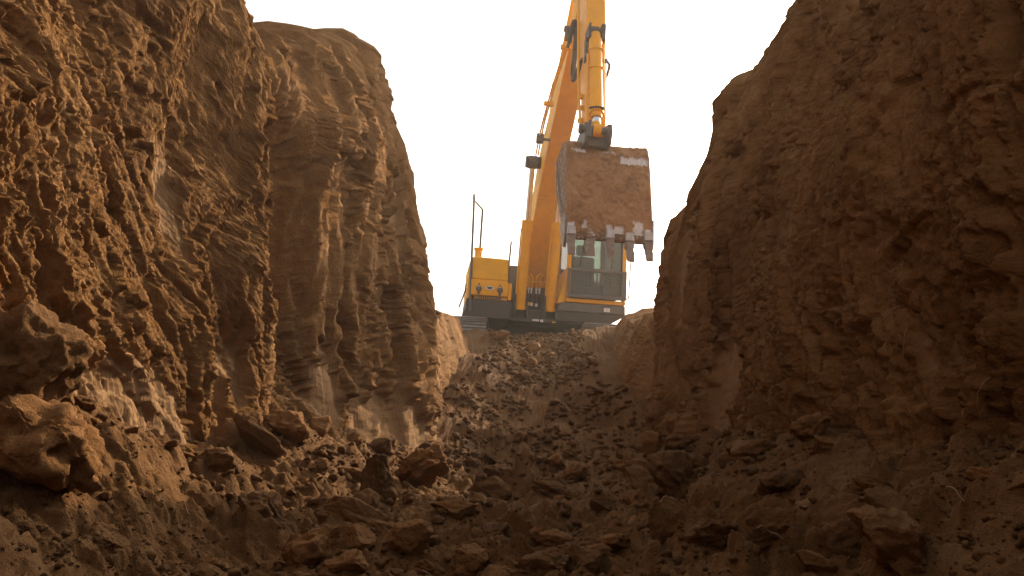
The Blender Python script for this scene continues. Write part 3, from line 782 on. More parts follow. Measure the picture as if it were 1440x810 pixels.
# upper frame
MB().prism_y([(-1.32, 1.19), (-0.58, 1.19), (-0.58, 0.88), (-1.37, 0.88), (-1.37, 0.93), (-1.32, 1.04)], -1.34, -.1).build('left_platform', M_BLK, EX, 0.012)
MB().box(-0.58, 0.19, -1.15, 2.4, 0.88, 1.10).box(-0.60, 1.05, -1.27, -1.15, 0.875, 0.93).build('frame_deck', M_BLK, EX, 0.01)
MB().prism_y([(0.20, 1.085), (1.345, 1.085), (1.345, 1.06), (1.09, 0.91), (0.19, 0.91)], -1.33, 1.9).build('under_panel', M_BLK, EX, 0.012)
MB().prism_y([(0.25, 1.235), (1.345, 1.235), (1.35, 1.085), (0.18, 1.085)], -1.36, 1.9).build('skirt_band', M_GRY, EX, 0.015)
wl = MB().box(0.96, 1.09, -1.385, -1.355, 1.095, 1.195).build('work_lamp', M_GRY, EX, 0.012)
for k in range(2): MB().box(0.972 + k * .056, 1.022 + k * .056, -1.392, -1.38, 1.112, 1.178).build('lamp_lens', M_LAMP, wl, 0.004)
for (x0, x1, z0, z1, m) in ((-0.20, -0.09, 0.895, 0.925, M_WHT), (-0.07, -0.02, 0.885, 0.925, M_WHT), (0.13, 0.19, 0.885, 0.905, M_YEL)):
    MB().box(x0, x1, -1.276, -1.27, z0, z1).build('marking', m, EX)

# tool box at the front left
tb = MB().prism_y([(-1.305, 1.525), (-0.645, 1.525), (-0.655, 1.895), (-1.22, 1.905), (-1.275, 1.88), (-1.30, 1.80)], -1.32, -0.15).build('tool_box', M_YELD, EX, 0.025)
fp = MB().box(-1.26, -0.645, -1.375, -0.2, 1.245, 1.512).build('front_panel', M_YEL, tb, 0.018)
MB().box(-1.315, -1.262, -1.35, -0.2, 1.19, 1.512).box(-0.643, -0.583, -1.35, -0.2, 1.20, 1.484).box(-1.2, -0.65, -1.33, -0.2, 1.19, 1.243).build('lower_panel', M_YEL, tb, 0.01)
for hx in (-1.127, -0.778):
    h = MB().tube([(hx, -1.375, 1.355), (hx, -1.40, 1.355), (hx, -1.43, 1.355)], 0.052, 18, 0.03)
    h.tube([(hx, -1.385, 1.36), (hx, -1.385, 1.45)], 0.03, 8, 0.008).tube([(hx, -1.385, 1.34), (hx, -1.385, 1.26)], 0.028, 8, 0.02)
    ho = h.build('headlight', M_GRY, tb)
    MB().tube([(hx - .008, -1.425, 1.39), (hx - .008, -1.431, 1.39)], 0.012, 8).build('lamp_lens', M_LAMP, ho)
bd = MB()
bd.add([(-0.949 + .072 * math.cos(t), -1.378, 1.377 + .034 * math.sin(t)) for t in [2 * math.pi * k / 24 for k in range(24)]] +
       [(-0.949 + .072 * math.cos(t), -1.384, 1.377 + .034 * math.sin(t)) for t in [2 * math.pi * k / 24 for k in range(24)]],
       [tuple(range(24)), tuple(range(24, 48))] + [(i, (i + 1) % 24, 24 + (i + 1) % 24, 24 + i) for i in range(24)])
bdo = bd.build('badge', M_WHT, fp)
MB().prism_y([(-0.949 - .052, 1.395), (-0.949 + .052, 1.395), (-0.949 + .03, 1.358), (-0.949 - .03, 1.358)], -1.390, -1.383).build('emblem', M_BLK, tb)
gr = MB()
for k in range(14): gr.box(-1.17 + k * .031, -1.155 + k * .031, -1.352, -1.33, 1.196, 1.25)
gr.box(-1.2, -0.70, -1.347, -1.335, 1.24, 1.255).build('grille', M_BLK, tb)
MB().tube(spline([(-1.25, -1.36, 0.97), (-1.268, -1.34, 1.6), (-1.292, -1.25, 2.88), (-1.294, -1.2, 2.915), (-1.27, -1.1, 2.917), (-1.12, -.64, 2.92), (-1.10, -.6, 2.88), (-1.10, -.58, 2.4), (-1.10, -.56, 1.88)], 6), 0.021, 8).build('handrail', M_GRY, EX)
MB().cyl((-1.125, -.62, 1.88), (-1.125, -.62, 2.17), 0.065).cyl((-1.125, -.62, 2.17), (-1.125, -.62, 2.20), 0.085).build('filler_neck', M_YELD, EX)
MB().tube([(-0.58, -.45, 1.15), (-0.575, -.5, 1.744), (-0.547, -.5, 2.40)], 0.018, 8).build('guard_rail', M_GRY, EX)
ma = MB().tube([(-1.30, -1.0, 1.50), (-1.34, -1.02, 1.44), (-1.345, -1.0, 1.40)], 0.010, 6).build('mirror_arm', M_GRY, EX)
MB().hexa([(-1.435, -1.04, 1.075), (-1.415, -1.05, 1.075), (-1.405, -.90, 1.075), (-1.425, -.89, 1.075), (-1.335, -1.04, 1.40), (-1.315, -1.05, 1.40), (-1.305, -.90, 1.40), (-1.325, -.89, 1.40)]).build('mirror', M_BLK, ma, 0.006)

# engine bay, doors, counterweight
MB().box(-0.62, 0.30, 0.35, 2.3, 1.10, 2.15).box(-1.0, -0.62, 0.35, 2.3, 1.10, 1.83).build('engine_hood', M_GRY, EX, 0.04)
MB().box(-1.05, -0.6, -.1, 2.2, .9, 1.15).build('rear_platform', M_BLK, EX, 0.012)
MB().box(-0.66, -0.60, -1.0, 0.34, 1.1, 1.85).build('bay_panel', M_BLK, EX, 0.01)
for (y0, y1) in ((-0.12, 1.0), (1.02, 2.2)):
    d = MB().box(-1.10, -1.0, y0, y1, 1.2, 1.85).build('side_door', M_YELD, EX, 0.02)
    MB().box(-1.112, -1.099, y0 + .08, y0 + .16, 1.5, 1.58).build('door_handle', M_BLK, d)
MB().box(0.30, 1.335, 0.55, 2.3, 1.24, 2.0).build('rear_housing', M_YELD, EX, 0.04)
cw = MB(); sec = []
for (x, b) in ((-1.12, 2.6), (-.95, 2.85), (-.5, 3.02), (0, 3.05), (.5, 3.02), (1.1, 2.85), (1.34, 2.55)):
    sec.append([(x, 2.2, .95), (x, b - .12, .95), (x, b, 1.15), (x, b, 1.75), (x, b - .1, 1.98), (x, 2.2, 2.0)])
cw.loft(sec).build('counterweight', M_YELD, EX, 0.03)
MB().cyl((0.7, 1.6, 1.95), (0.7, 1.6, 2.45), 0.06).build('exhaust_pipe', M_GRY, EX)

# hydraulics between the boom cylinders
vb = MB().box(-0.34, 0.03, -0.95, -0.6, 1.08, 1.52).box(-0.30, -0.26, -1.0, -0.95, 1.1, 1.45).box(-0.17, -0.14, -1.0, -0.95, 1.1, 1.48).box(-0.05, -0.02, -1.0, -0.95, 1.1, 1.45).build('valve_block', M_BLK, EX, 0.01)
for x in (-0.255, -0.205, -0.12, -0.065):
    MB().cyl((x, -0.98, 1.40), (x, -0.98, 1.505), 0.014, 8).cyl((x, -0.98, 1.465), (x, -0.98, 1.50), 0.02, 8).build('hose_fitting', M_LAMP, vb)
    MB().cyl((x, -0.98, 1.10), (x, -0.98, 1.40), 0.017, 8).build('hose', M_RUB, vb)
for (x, z) in ((-0.235, 1.22), (-0.19, 1.215), (-0.11, 1.205)):
    MB().box(x - .022, x + .022, -1.004, -0.99, z - .028, z + .028).build('tag_plate', M_YELD if x < -.2 else M_WHT, vb)
for (x0, x1, dz) in ((-0.30, -0.205, .06), (-0.30, -0.255, .02), (0.02, -0.12, .07), (0.02, -0.065, .03)):
    MB().tube(spline([(x0, -0.90, 1.60 + dz), (x0 + (x1 - x0) * .3, -0.97, 1.68 + dz), (x1, -1.0, 1.66 + dz * .5), (x1, -0.99, 1.50)], 6), 0.015, 8).build('hydraulic_pipe', M_YEL, EX)
MB().cyl((-0.40, -1.02, 1.585), (0.10, -1.02, 1.60), 0.013, 8).box(-0.36, -0.33, -1.04, -1.0, 1.56, 1.62).box(-0.06, -0.03, -1.04, -1.0, 1.56, 1.62).build('pipe_clamp', M_YELD, EX)

# boom
BX = -0.105
P0, P1, P2 = Vector((0, -0.3, 1.62)), Vector((0, -1.607, 3.273)), Vector((0, -4.90, 4.93))
path = [P0, P0.lerp(P1, .35)]
A_, B_ = P0.lerp(P1, .80), P1.lerp(P2, .15)
for k in range(9):
    t = k / 8; path.append((1 - t) ** 2 * A_ + 2 * t * (1 - t) * P1 + t * t * B_)
path += [P1.lerp(P2, .55), P1.lerp(P2, .8), P2]
secs = []; L = [0]
for i in range(1, len(path)): L.append(L[-1] + (path[i] - path[i - 1]).length)
BOOM = []
for i, p in enumerate(path):
    d = (path[min(i + 1, len(path) - 1)] - path[max(i - 1, 0)]).normalized(); nrm = Vector((0, d.z, -d.y))     # towards the back/top
    if nrm.z < 0: nrm = -nrm
    t = L[i] / L[-1]
    hd = np.interp(t, [0, .2, .40, .6, 1], [.20, .28, .33, .23, .13]); hw = np.interp(t, [0, .12, .3, .5, 1], [.235, .215, .175, .165, .15])
    BOOM.append((p, d, nrm, hd, hw))
    a, b = p - nrm * hd, p + nrm * hd
    secs.append([(BX - hw, a.y, a.z), (BX + hw, a.y, a.z), (BX + hw, b.y, b.z), (BX - hw, b.y, b.z)])
bo = MB().loft(secs).build('boom', M_YELD, EX, 0.012)
def on_boom(t, x, off):
    i = int(np.searchsorted([l / L[-1] for l in L], t)); i = max(1, min(i, len(L) - 1)); f = (t - L[i - 1] / L[-1]) / ((L[i] - L[i - 1]) / L[-1])
    p = BOOM[i - 1][0].lerp(BOOM[i][0], f); n = BOOM[i - 1][2].lerp(BOOM[i][2], f); hd = BOOM[i - 1][3] * (1 - f) + BOOM[i][3] * f
    q = p + n * (hd + off); return (x, q.y, q.z)
q = on_boom(.27, 0, 0); pp = BOOM[4]; aa = pp[0] - pp[2] * pp[3]
MB().cyl((BX - .17, aa.y - .012, aa.z - .004), (BX + .17, aa.y - .012, aa.z - .004), 0.012, 6).build('weld_seam', M_YEL, bo)
MB().cyl((BX - .33, -0.3, 1.62), (BX + .33, -0.3, 1.62), 0.12).build('foot_pin', M_BLK, bo)
MB().cyl((-0.52, -1.86, 3.43), (0.31, -1.86, 3.43), 0.10).build('cylinder_pin', M_BLK, bo)
MB().box(-0.47, -0.36, -2.76, -2.64, 3.46, 3.60).box(-.38, -.25, -2.72, -2.68, 3.5, 3.54).build('boom_lamp', M_GRY, bo, 0.012)
for dx, e in ((0, 0), (.035, .03)):
    MB().tube(spline([(-.415 + dx, -2.3, 3.40), (-.43 + dx, -2.9, 3.622 + e), (-.42 + dx, -3.4, 3.792 + e), (-.412 + dx, -3.7, 3.904 + e), (-.335 + dx, -4.25, 4.28 + e)], 5), 0.014, 8).build('hydraulic_pipe', M_YELD, bo)
for (x, y, z) in ((-.42, -3.4, 3.80), (-.345, -4.25, 4.27)):
    MB().box(x - .055, x + .09, y - .03, y + .03, z - .025, z + .035).build('pipe_clamp', M_YELD, bo, 0.006)
MB().cyl((-.40, -4.5, 4.41), (-.25, -4.5, 4.41), 0.045, 12).cyl((-.36, -4.5, 4.25), (-.36, -4.5, 4.41), 0.03, 10).build('pipe_joint', M_GRY, bo)
MB().tube(spline([(-.337, -4.62, 4.15), (-.335, -4.7, 4.30), (-.298, -4.7, 4.42), (-.262, -4.7, 4.30), (-.27, -4.75, 4.0), (-.291, -4.8, 3.776), (-.318, -4.9, 3.514), (-.29, -4.95, 3.55), (-.265, -5.0, 3.65), (-.237, -5.1, 3.70)], 7), 0.030, 10).build('hose', M_RUB, bo)
MB().tube(spline([(-.355, -4.6, 4.10), (-.325, -4.62, 4.25), (-.30, -4.65, 4.33), (-.275, -4.68, 4.2), (-.30, -4.78, 3.9), (-.325, -4.86, 3.62), (-.31, -4.9, 3.50)], 7), 0.024, 10).build('hose', M_RUB, bo)
for cx in (-0.405, 0.095):
    f0, f1 = Vector((cx, -1.2, 1.09)), Vector((cx, -1.86, 3.43)); d = f1 - f0
    bc = MB().tube([f0, f0 + d * .02], .105, 20).tube([f0 + d * .02, f0 + d * .53], .078, 22).tube([f0 + d * .53, f0 + d * .61], .095, 22).build('boom_cylinder', M_YEL, EX, 0.006)
    MB().tube([f0 + d * .61, f1], .046, 18).build('cylinder_rod', M_CHR, bc)
    MB().cyl((cx - .07, -1.86, 3.43), (cx + .07, -1.86, 3.43), .11).build('rod_eye', M_GRY, bc)
    MB().tube([f0 + d * .1 + Vector((-.095, -.02, 0)), f0 + d * .55 + Vector((-.095, -.02, 0))], .014, 8).build('hydraulic_pipe', M_YELD, bc)
    MB().prism_x([(-1.32, .95), (-.9, .95), (-1.0, 1.22), (-1.2, 1.24), (-1.31, 1.12)], cx - .12, cx - .085).prism_x([(-1.32, .95), (-.9, .95), (-1.0, 1.22), (-1.2, 1.24), (-1.31, 1.12)], cx + .085, cx + .12).build('cylinder_bracket', M_BLK, bc, 0.008)

# arm
AX = -0.125
T_, Bp = Vector((0, -4.855, 4.91)), Vector((0, -5.43, 2.55)); u = (T_ - Bp).normalized(); fn = Vector((0, -u.z, u.y))      # fn: forward
secs = []
for (s, f, b, w) in ((0.0, .10, .13, .115), (0.25, .15, .17, .117), (1.0, .21, .22, .117), (1.9, .25, .30, .12), (2.45, .25, .34, .12), (3.1, .22, .22, .12), (3.3, .12, .10, .12)):
    p = Bp + u * s; a, c = p + fn * f, p - fn * b
    secs.append([(AX - w, a.y, a.z), (AX + w, a.y, a.z), (AX + w, c.y, c.z), (AX - w, c.y, c.z)])
ar = MB().loft(secs).build('arm', M_YEL, EX, 0.012)
MB().cyl((AX - .19, T_.y, T_.z), (AX + .19, T_.y, T_.z), .11).build('arm_pin', M_BLK, ar)
MB().tube([(-.315, -4.95, 4.75), (-.305, -5.0, 4.40), (-.299, -5.15, 3.422), (-.294, -5.3, 2.988), (-.278, -5.42, 2.45)], .016, 8).build('hydraulic_pipe', M_YELD, ar)
for z, y in ((3.15, -5.22), (2.99, -5.26), (2.81, -5.3)):
    MB().box(-.31, -.235, y - .03, y + .03, z - .025, z + .025).build('pipe_clamp', M_YELD, ar, 0.005)
ac0, ac1 = Vector((AX, -2.55, 4.45)), Vector((AX, -4.55, 5.72)); d = ac1 - ac0
acy = MB().tube([ac0, ac0 + d * .62], .085, 20).build('arm_cylinder', M_YELD, EX)
MB().tube([ac0 + d * .62, ac1], .05, 16).build('cylinder_rod', M_CHR, acy)
MB().prism_x([(-2.4, 4.0), (-2.75, 4.15), (-2.62, 4.52), (-2.48, 4.52)], AX - .12, AX - .09).prism_x([(-2.4, 4.0), (-2.75, 4.15), (-2.62, 4.52), (-2.48, 4.52)], AX + .09, AX + .12).build('cylinder_bracket', M_YELD, acy)

# bucket cylinder on the front of the arm
CX = -0.168
c0, c1 = Vector((CX, -5.46, 3.90)), Vector((CX, -5.75, 2.53)); d = c1 - c0
bcy = MB().tube([c0 + d * .03, c0 + d * .09], .062, 18).tube([c0 + d * .09, c0 + d * .80], .078, 22).tube([c0 + d * .80, c0 + d * .84], .085, 22).tube([c0 + d * .84, c0 + d * .88], .065, 20).build('bucket_cylinder', M_YEL, EX, 0.004)
MB().tube([c0 + d * .88, c0 + d * .93], .046, 16).build('cylinder_rod', M_CHR, bcy)
MB().tube([c0 + d * .93, c1], .05, 16).cyl((CX - .045, c1.y, c1.z), (CX + .045, c1.y, c1.z), .075, 20).build('rod_eye', M_YEL, bcy)
MB().box(CX - .085, CX - .06, -5.52, -5.25, 3.80, 3.98).box(CX + .07, CX + .12, -5.52, -5.25, 3.78, 3.98).cyl((CX - .085, -5.46, 3.9), (CX + .12, -5.46, 3.9), .045).box(CX - .05, CX + .06, -5.40, -5.25, 3.9, 4.0).build('cylinder_bracket', M_BLK, bcy, 0.006)
MB().box(CX - .10, CX - .08, -5.40, -5.30, 3.55, 3.85).build('cylinder_bracket', M_BLK, bcy, 0.006)
for z in (3.62, 3.36):
    y = c0.y + (z - c0.z) / d.z * d.y
    MB().tube([(CX + .088 * math.cos(t), y + .088 * math.sin(t), z) for t in [2 * math.pi * k / 16 for k in range(17)]], .008, 5, caps=False).build('pipe_clamp', M_YELD, bcy)
for k in range(9):
    t = -2.6 + k * .26; z = 2.80; y = c0.y + (z - c0.z) / d.z * d.y
    MB().cyl((CX + .085 * math.cos(t), y + .085 * math.sin(t), z), (CX + .105 * math.cos(t), y + .105 * math.sin(t), z - .005), .013, 6).build('bolt', M_BLK, bcy)
MB().tube([(CX - .10, -5.55, 3.55), (CX - .10, -5.66, 2.86), (CX - .06, -5.68, 2.83)], .014, 8).build('hydraulic_pipe', M_YEL, bcy)
MB().tube([(CX + .10, -5.50, 3.72), (CX + .098, -5.66, 2.75)], .010, 8).build('hydraulic_pipe', M_YELD, bcy)
MB().cyl((CX - .13, -5.48, 3.55), (CX - .05, -5.48, 3.55), .03, 8).cyl((CX + .07, -5.42, 3.555), (CX + .17, -5.42, 3.555), .028, 8).build('pipe_joint', M_GRY, bcy)
MB().tube(spline([(.0, -5.40, 3.555), (.038, -5.36, 3.54), (.042, -5.32, 3.49), (.016, -5.3, 3.388), (-.02, -5.28, 3.28)], 6), .018, 8).build('hose', M_RUB, bcy)

# link between arm and bucket
lk = MB()
for x in (-.31, -.045): lk.prism_x([(-5.80, 2.60), (-5.66, 2.63), (-5.40, 2.45), (-5.36, 2.36), (-5.78, 2.36), (-5.83, 2.5)], x, x + .05)
lk.box(-.26, -.045, -5.70, -5.60, 2.36, 2.47).cyl((-.36, -5.75, 2.53), (.01, -5.75, 2.53), .042)
lk.prism_y([(-.30, 2.42), (-.245, 2.42), (-.245, 2.62), (-.275, 2.62)], -5.84, -5.80)
lk.build('bucket_link', M_GRY, EX, 0.008)
MB().cyl((-.375, -5.75, 2.53), (-.33, -5.75, 2.53), .055, 12).build('link_pin', M_BLK, EX)

# bucket
FR = [(-4.95, 2.44), (-5.25, 2.48), (-5.46, 2.465), (-5.57, 2.42), (-5.65, 2.27), (-5.73, 1.95), (-5.81, 1.60), (-5.86, 1.24)]
OPEN = [(-5.70, 1.22), (-5.46, 1.50), (-5.03, 1.92), (-4.90, 2.22)]
bx0, bx1 = -0.485, 0.488
b_ = MB()
inner = [(y + .03, z - (.03 if i < 3 else 0)) for i, (y, z) in enumerate(FR)]
b_.prism_x(FR + inner[::-1], bx0 + .025, bx1 - .025)
b_.prism_x(FR + OPEN, bx0, bx0 + .025).prism_x(FR + OPEN, bx1 - .025, bx1)
bk = b_.build('bucket', M_BUCK, EX, 0.006)
MB().prism_x([(-5.0, 2.35), (-4.97, 2.38), (-5.50, 1.62), (-5.52, 1.58)], bx0 - .018, bx0).prism_x([(-5.0, 2.35), (-4.97, 2.38), (-5.50, 1.62), (-5.52, 1.58)], bx1, bx1 + .018).build('side_rib', M_STL, bk, 0.005)
for x in (bx0 - .02, bx1 - .012):
    MB().prism_x([(-5.86, 1.22), (-5.84, 1.50), (-5.60, 1.50), (-5.50, 1.42), (-5.60, 1.30), (-5.62, 1.20), (-5.80, 1.12)], x, x + .032).build('side_cutter', M_TOOTH, bk, 0.006)
for x in (-.30, -.045): MB().prism_x([(-5.0, 2.40), (-5.55, 2.40), (-5.52, 2.50), (-5.40, 2.62), (-5.28, 2.60), (-5.02, 2.52)], x, x + .05).build('mount_ear', M_GRY, bk, 0.008)
lip = MB().box(bx0, bx1, -5.885, -5.80, 1.215, 1.30).build('cutting_edge', M_BUCK, bk, 0.008)
for i, x in enumerate((-.44, -.225, -.005, .215, .425)):
    tz = 1.235 + (0.012, -0.006, 0.0, -0.014, 0.006)[i]; ww = (.045, .047, .044, .046, .045)[i]; ll = (.245, .225, .235, .25, .25)[i]
    tt = MB().loft([[(x - ww, -5.925, tz + .02), (x + ww, -5.925, tz + .02), (x + ww, -5.82, tz + .02), (x - ww, -5.82, tz + .02)],
                    [(x - ww, -5.95, tz - .07), (x + ww, -5.95, tz - .07), (x + ww, -5.85, tz - .07), (x - ww, -5.85, tz - .07)],
                    [(x - ww * .8, -5.955, tz - .105), (x + ww * .8, -5.955, tz - .105), (x + ww * .8, -5.88, tz - .105), (x - ww * .8, -5.88, tz - .105)],
                    [(x - ww * .93, -5.98, tz - .15), (x + ww * .93, -5.98, tz - .15), (x + ww * .93, -5.92, tz - .15), (x - ww * .93, -5.92, tz - .15)],
                    [(x - ww * .85, -6.0, tz - ll), (x + ww * .85, -6.0, tz - ll), (x + ww * .85, -5.975, tz - ll), (x - ww * .85, -5.975, tz - ll)]]).build('tooth', M_TOOTH, bk, 0.006)
    MB().loft([[(x - ww - .003, -5.945, tz), (x + ww + .003, -5.945, tz), (x + ww + .003, -5.86, tz), (x - ww - .003, -5.86, tz)],
               [(x - ww + .004, -5.918, tz + .095), (x + ww - .004, -5.918, tz + .095), (x + ww - .004, -5.85, tz + .095), (x - ww + .004, -5.85, tz + .095)]]).build('adapter', M_BUCK if i == 1 else M_WEAR, tt, 0.006)

# soil caked on the bucket's back plate, with bare patches
nu, nv_ = 110, 130
fa = np.array(FR); seg = np.concatenate([[0], np.cumsum(np.hypot(*np.diff(fa, axis=0).T))])
sv = np.linspace(seg[1] + .02, seg[-1] - 0.01, nv_); cy = np.interp(sv, seg, fa[:, 0]); cz = np.interp(sv, seg, fa[:, 1])
ty = np.gradient(cy); tz_ = np.gradient(cz); ln = np.hypot(ty, tz_); ny, nz = tz_ / ln, -ty / ln
if ny[-1] > 0: ny, nz = -ny, -nz
U, Vv = np.meshgrid(np.linspace(bx0 - .004, bx1 + .004, nu), np.arange(nv_), indexing='ij')
CYg, CZg = cy[Vv], cz[Vv]
hh = 0.020 + 0.030 * fbm2(U * 3.2, CZg * 3.0, 4, 501) + 0.010 * fbm2(U * 11, CZg * 17, 3, 505, .6) + 0.003 * n2(U * 60, CZg * 80, 509)
hh = hh - 0.02 * sst(.82, .98, 1 - np.abs(n2(U * 2.1 + .3, CZg * 4.4 + .5 * n2(U * 5, CZg * 2, 3), 511)))
bare = np.zeros_like(U)
rag = 0.5 * fbm2(U * 16, CZg * 26, 3, 520) + .6 * n2(U * 50, CZg * 16, 523)
for (x0, x1, z0, z1) in ((.15, .46, 2.185, 2.262), (-.41, -.27, 2.30, 2.325), (-.06, .07, 2.31, 2.325), (-.30, -.265, 1.36, 1.44), (-.48, -.40, 1.27, 1.40), (.06, .15, 1.27, 1.40), (.28, .37, 1.24, 1.45), (.40, .46, 1.30, 1.38), (-.04, .03, 1.30, 1.40)):
    dd = np.minimum(np.minimum(U - x0, x1 - U) / .05, np.minimum(CZg - z0, z1 - CZg) / .05)
    bare = np.maximum(bare, sst(-.15, .15, dd + rag * .6 + .1))
hh = np.maximum(hh, 0.004) * (1 - bare) + 0.0025 * bare
edge = np.minimum(sst(bx0 - .006, bx0 + .02, U), sst(bx1 + .006, bx1 - .02, U)) * sst(nv_ - 1, nv_ - 4, Vv) * sst(0, 3, Vv)
hh = hh * edge - .002 * (1 - edge)
Vc = np.stack([U, CYg + ny[Vv] * hh, CZg + nz[Vv] * hh], -1).reshape(-1, 3)
def crust_mat():
    b = NB('caked_soil'); g = b.n('ShaderNodeTexCoord'); o = g.outputs['Object']
    c = b.ramp(b.math('ADD', b.math('MULTIPLY', b.noise(o, 4, 6, .65, .4), .6), b.math('MULTIPLY', b.noise(o, 22, 5, .7), .4)),
               [(.36, (.14, .064, .024)), (.5, (.28, .137, .054)), (.66, (.38, .21, .10))])
    m = b.ramp(b.noise(o, 40, 4, .6), [(.3, (.45, .43, .45)), (.7, (.68, .66, .70))])
    at = b.n('ShaderNodeAttribute', attribute_name='bare')
    p = b.n('ShaderNodeBsdfPrincipled'); p.inputs['Roughness'].default_value = .85
    b.l(b.mix(at.outputs['Fac'], c, m), p.inputs['Base Color'])
    bp = b.n('ShaderNodeBump'); bp.inputs['Strength'].default_value = .5; bp.inputs['Distance'].default_value = .01
    b.l(b.noise(o, 70, 4, .7), bp.inputs['Height']); b.l(bp.outputs[0], p.inputs['Normal']); b.l(p.outputs[0], b.out.inputs[0]); return b.m
link('soil_crust', mesh_np('soil_crust', Vc, grid_faces(nu, nv_, flip=True), {'bare': bare}), crust_mat(), bk)

# cab
X0, X1, Y0, Y1, ZB, ZT = 0.325, 1.34, -1.40, 0.42, 1.24, 2.95
cb = MB()
cb.box(X0, X1, Y0, Y1, ZB, 1.305)                                              # sill
cb.box(X0, X0 + .07, Y0, Y0 + .08, 1.305, ZT - .1).box(X1 - .07, X1, Y0, Y0 + .08, 1.305, ZT - .1)
cb.box(X0, X0 + .07, Y1 - .12, Y1, 1.305, ZT - .1).box(X1 - .07, X1, Y1 - .12, Y1, 1.305, ZT - .1)
cb.box(X0, X0 + .06, -.55, -.45, 1.305, ZT - .1).box(X1 - .06, X1, -.45, -.35, 1.305, ZT - .1)
cb.box(X0, X0 + .045, Y0 + .08, Y1 - .12, 1.305, 1.83)                         # near side lower panel
cb.box(X1 - .045, X1, -.35, Y1 - .12, 1.305, 1.40)
cb.box(X0 + .07, X1 - .07, Y1 - .05, Y1, 1.305, 1.95)
cb.prism_x([(Y0, ZT - .1), (Y1, ZT - .1), (Y1, ZT), (Y1 - .1, ZT + .05), (Y0 + .15, ZT + .05), (Y0, ZT - .02)], X0, X1)
cab = cb.build('cab', M_YEL, EX, 0.018)
MB().prism_y([(0.19, 1.21), (0.324, 1.24), (0.324, 1.75), (0.30, 1.60)], -1.33, -.2).build('side_panel', M_YELD, cab, 0.01)
MB().box(X0 + .07, X1 - .07, Y0 + .03, Y0 + .042, 1.31, ZT - .12).build('windshield', M_GLASS, cab)
MB().box(X0 + .02, X0 + .03, Y0 + .08, -.55, 1.83, ZT - .12).build('side_window', M_GLASS, cab)
MB().box(X0 + .02, X0 + .03, -.45, Y1 - .12, 1.83, ZT - .12).build('side_window', M_GLASS, cab)
dg = MB().box(X1 - .03, X1 - .02, Y0 + .08, -.45, 1.42, ZT - .12).build('door_window', M_GLASS, cab)
MB().box(X1 - .03, X1 - .02, -.35, Y1 - .12, 1.40, ZT - .12).build('side_window', M_GLASS, cab)
MB().box(X0 + .07, X1 - .07, Y1 - .03, Y1 - .02, 1.95, ZT - .12).build('rear_window', M_GLASS, cab)
MB().box(X0 + .07, X0 + .10, Y0 + .012, Y0 + .028, 1.8, ZT - .12).box(X1 - .10, X1 - .07, Y0 + .012, Y0 + .028, 1.8, ZT - .12).box(X0 + .07, X1 - .07, Y0 + .012, Y0 + .028, 1.80, 1.83).build('window_frame', M_BLK, cab, 0.004)
MB().box(.62, 1.05, -.62, -.12, 1.50, 1.66).box(.62, 1.05, -.18, -.02, 1.62, 2.30).box(.70, .97, -.16, -.06, 2.32, 2.52).box(.66, 1.01, -.5, -.2, 1.31, 1.5).build('seat', M_SEAT, cab, 0.05)
MB().box(.42, .58, -.75, -.1, 1.31, 1.72).box(1.09, 1.22, -.75, -.1, 1.31, 1.70).cyl((.5, -.7, 1.7), (.5, -.74, 1.9), .025, 8).cyl((1.15, -.7, 1.68), (1.15, -.74, 1.88), .025, 8).build('console', M_INT, cab, 0.02)
MB().tube([(.74, -1.1, 1.31), (.74, -1.0, 1.85)], .016, 8).tube([(.92, -1.1, 1.31), (.92, -1.0, 1.85)], .016, 8).build('travel_lever', M_BLK, cab)
MB().tube([(.55, Y0 + .02, 1.86), (.62, Y0 + .015, 2.45)], .009, 6).tube([(.61, Y0 + .012, 2.1), (.64, Y0 + .012, 2.75)], .008, 6).build('wiper', M_BLK, cab)
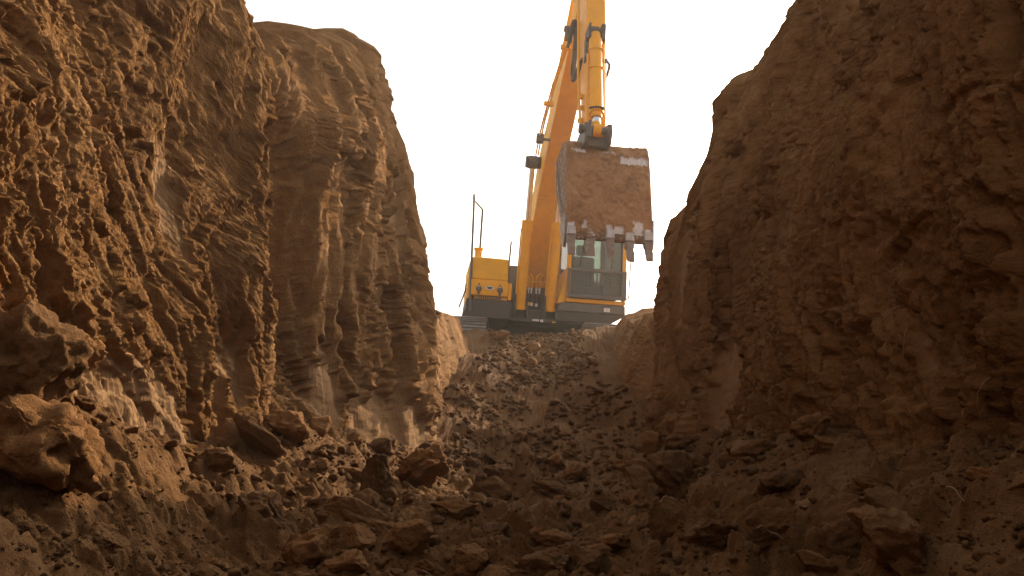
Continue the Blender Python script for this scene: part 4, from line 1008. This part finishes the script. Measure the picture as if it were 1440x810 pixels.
MB().tube(spline([(1.345, -1.32, 1.36), (1.385, -1.32, 1.355), (1.407, -1.31, 1.39), (1.418, -1.3, 1.6), (1.44, -1.3, 2.3), (1.445, -1.3, 2.58), (1.42, -1.3, 2.63), (1.345, -1.3, 2.63)], 6), .013, 8).build('grab_rail', M_GRY, cab)
MB().box(.45, .58, -1.30, -1.22, 3.0, 3.1).box(1.08, 1.21, -1.30, -1.22, 3.0, 3.1).build('roof_lamp', M_GRY, cab, 0.01)
gf = MB()
gx0, gx1, gz0, gz1, gy = .325, 1.335, 1.315, 1.805, -1.44
gf.box(gx0, gx1, gy - .02, gy + .02, gz0, gz0 + .05).box(gx0, gx1, gy - .02, gy + .02, gz1 - .045, gz1).box(gx0, gx0 + .045, gy - .02, gy + .02, gz0 + .05, gz1 - .045).box(gx1 - .085, gx1, gy - .02, gy + .02, gz0 + .05, gz1 - .045)
gd = gf.build('window_guard', M_GRY, cab, 0.006)
me_ = MB(); rows_, cols_ = 13, 36
for r in range(rows_ + 1):
    zz = gz0 + .05 + (gz1 - gz0 - .095) * r / rows_; hstep = (gz1 - gz0 - .095) / rows_
    pts = []
    for c in range(cols_ + 1):
        xx = gx0 + .04 + (gx1 - gx0 - .12) * c / cols_
        zk = zz + (hstep * .36 if (c + r) % 2 else -hstep * .36)
        pts.append((xx, gy + (.004 if r % 2 else -.004), min(max(zk, gz0 + .045), gz1 - .04)))
    me_.tube(pts, .0052, 4)
me_.build('mesh_screen', M_GRY, gd)

# ------------------------------------------------------------------ dusty air
hz = MB().box(-1900, 1900, -1900, 1900, -2.0, 9.0).build('haze', None, None, kind='stuff', label='thin warm dust hanging in the air', category='haze')
hm = bpy.data.materials.new('dusty_air'); hm.use_nodes = True; hm.node_tree.nodes.clear()
ho_ = hm.node_tree.nodes.new('ShaderNodeOutputMaterial'); hv = hm.node_tree.nodes.new('ShaderNodeVolumePrincipled')
hv.inputs['Color'].default_value = (0.95, 0.90, 0.84, 1); hv.inputs['Density'].default_value = 0.0028; hv.inputs['Anisotropy'].default_value = 0.5
hm.node_tree.links.new(hv.outputs[0], ho_.inputs['Volume']); hz.data.materials.append(hm)
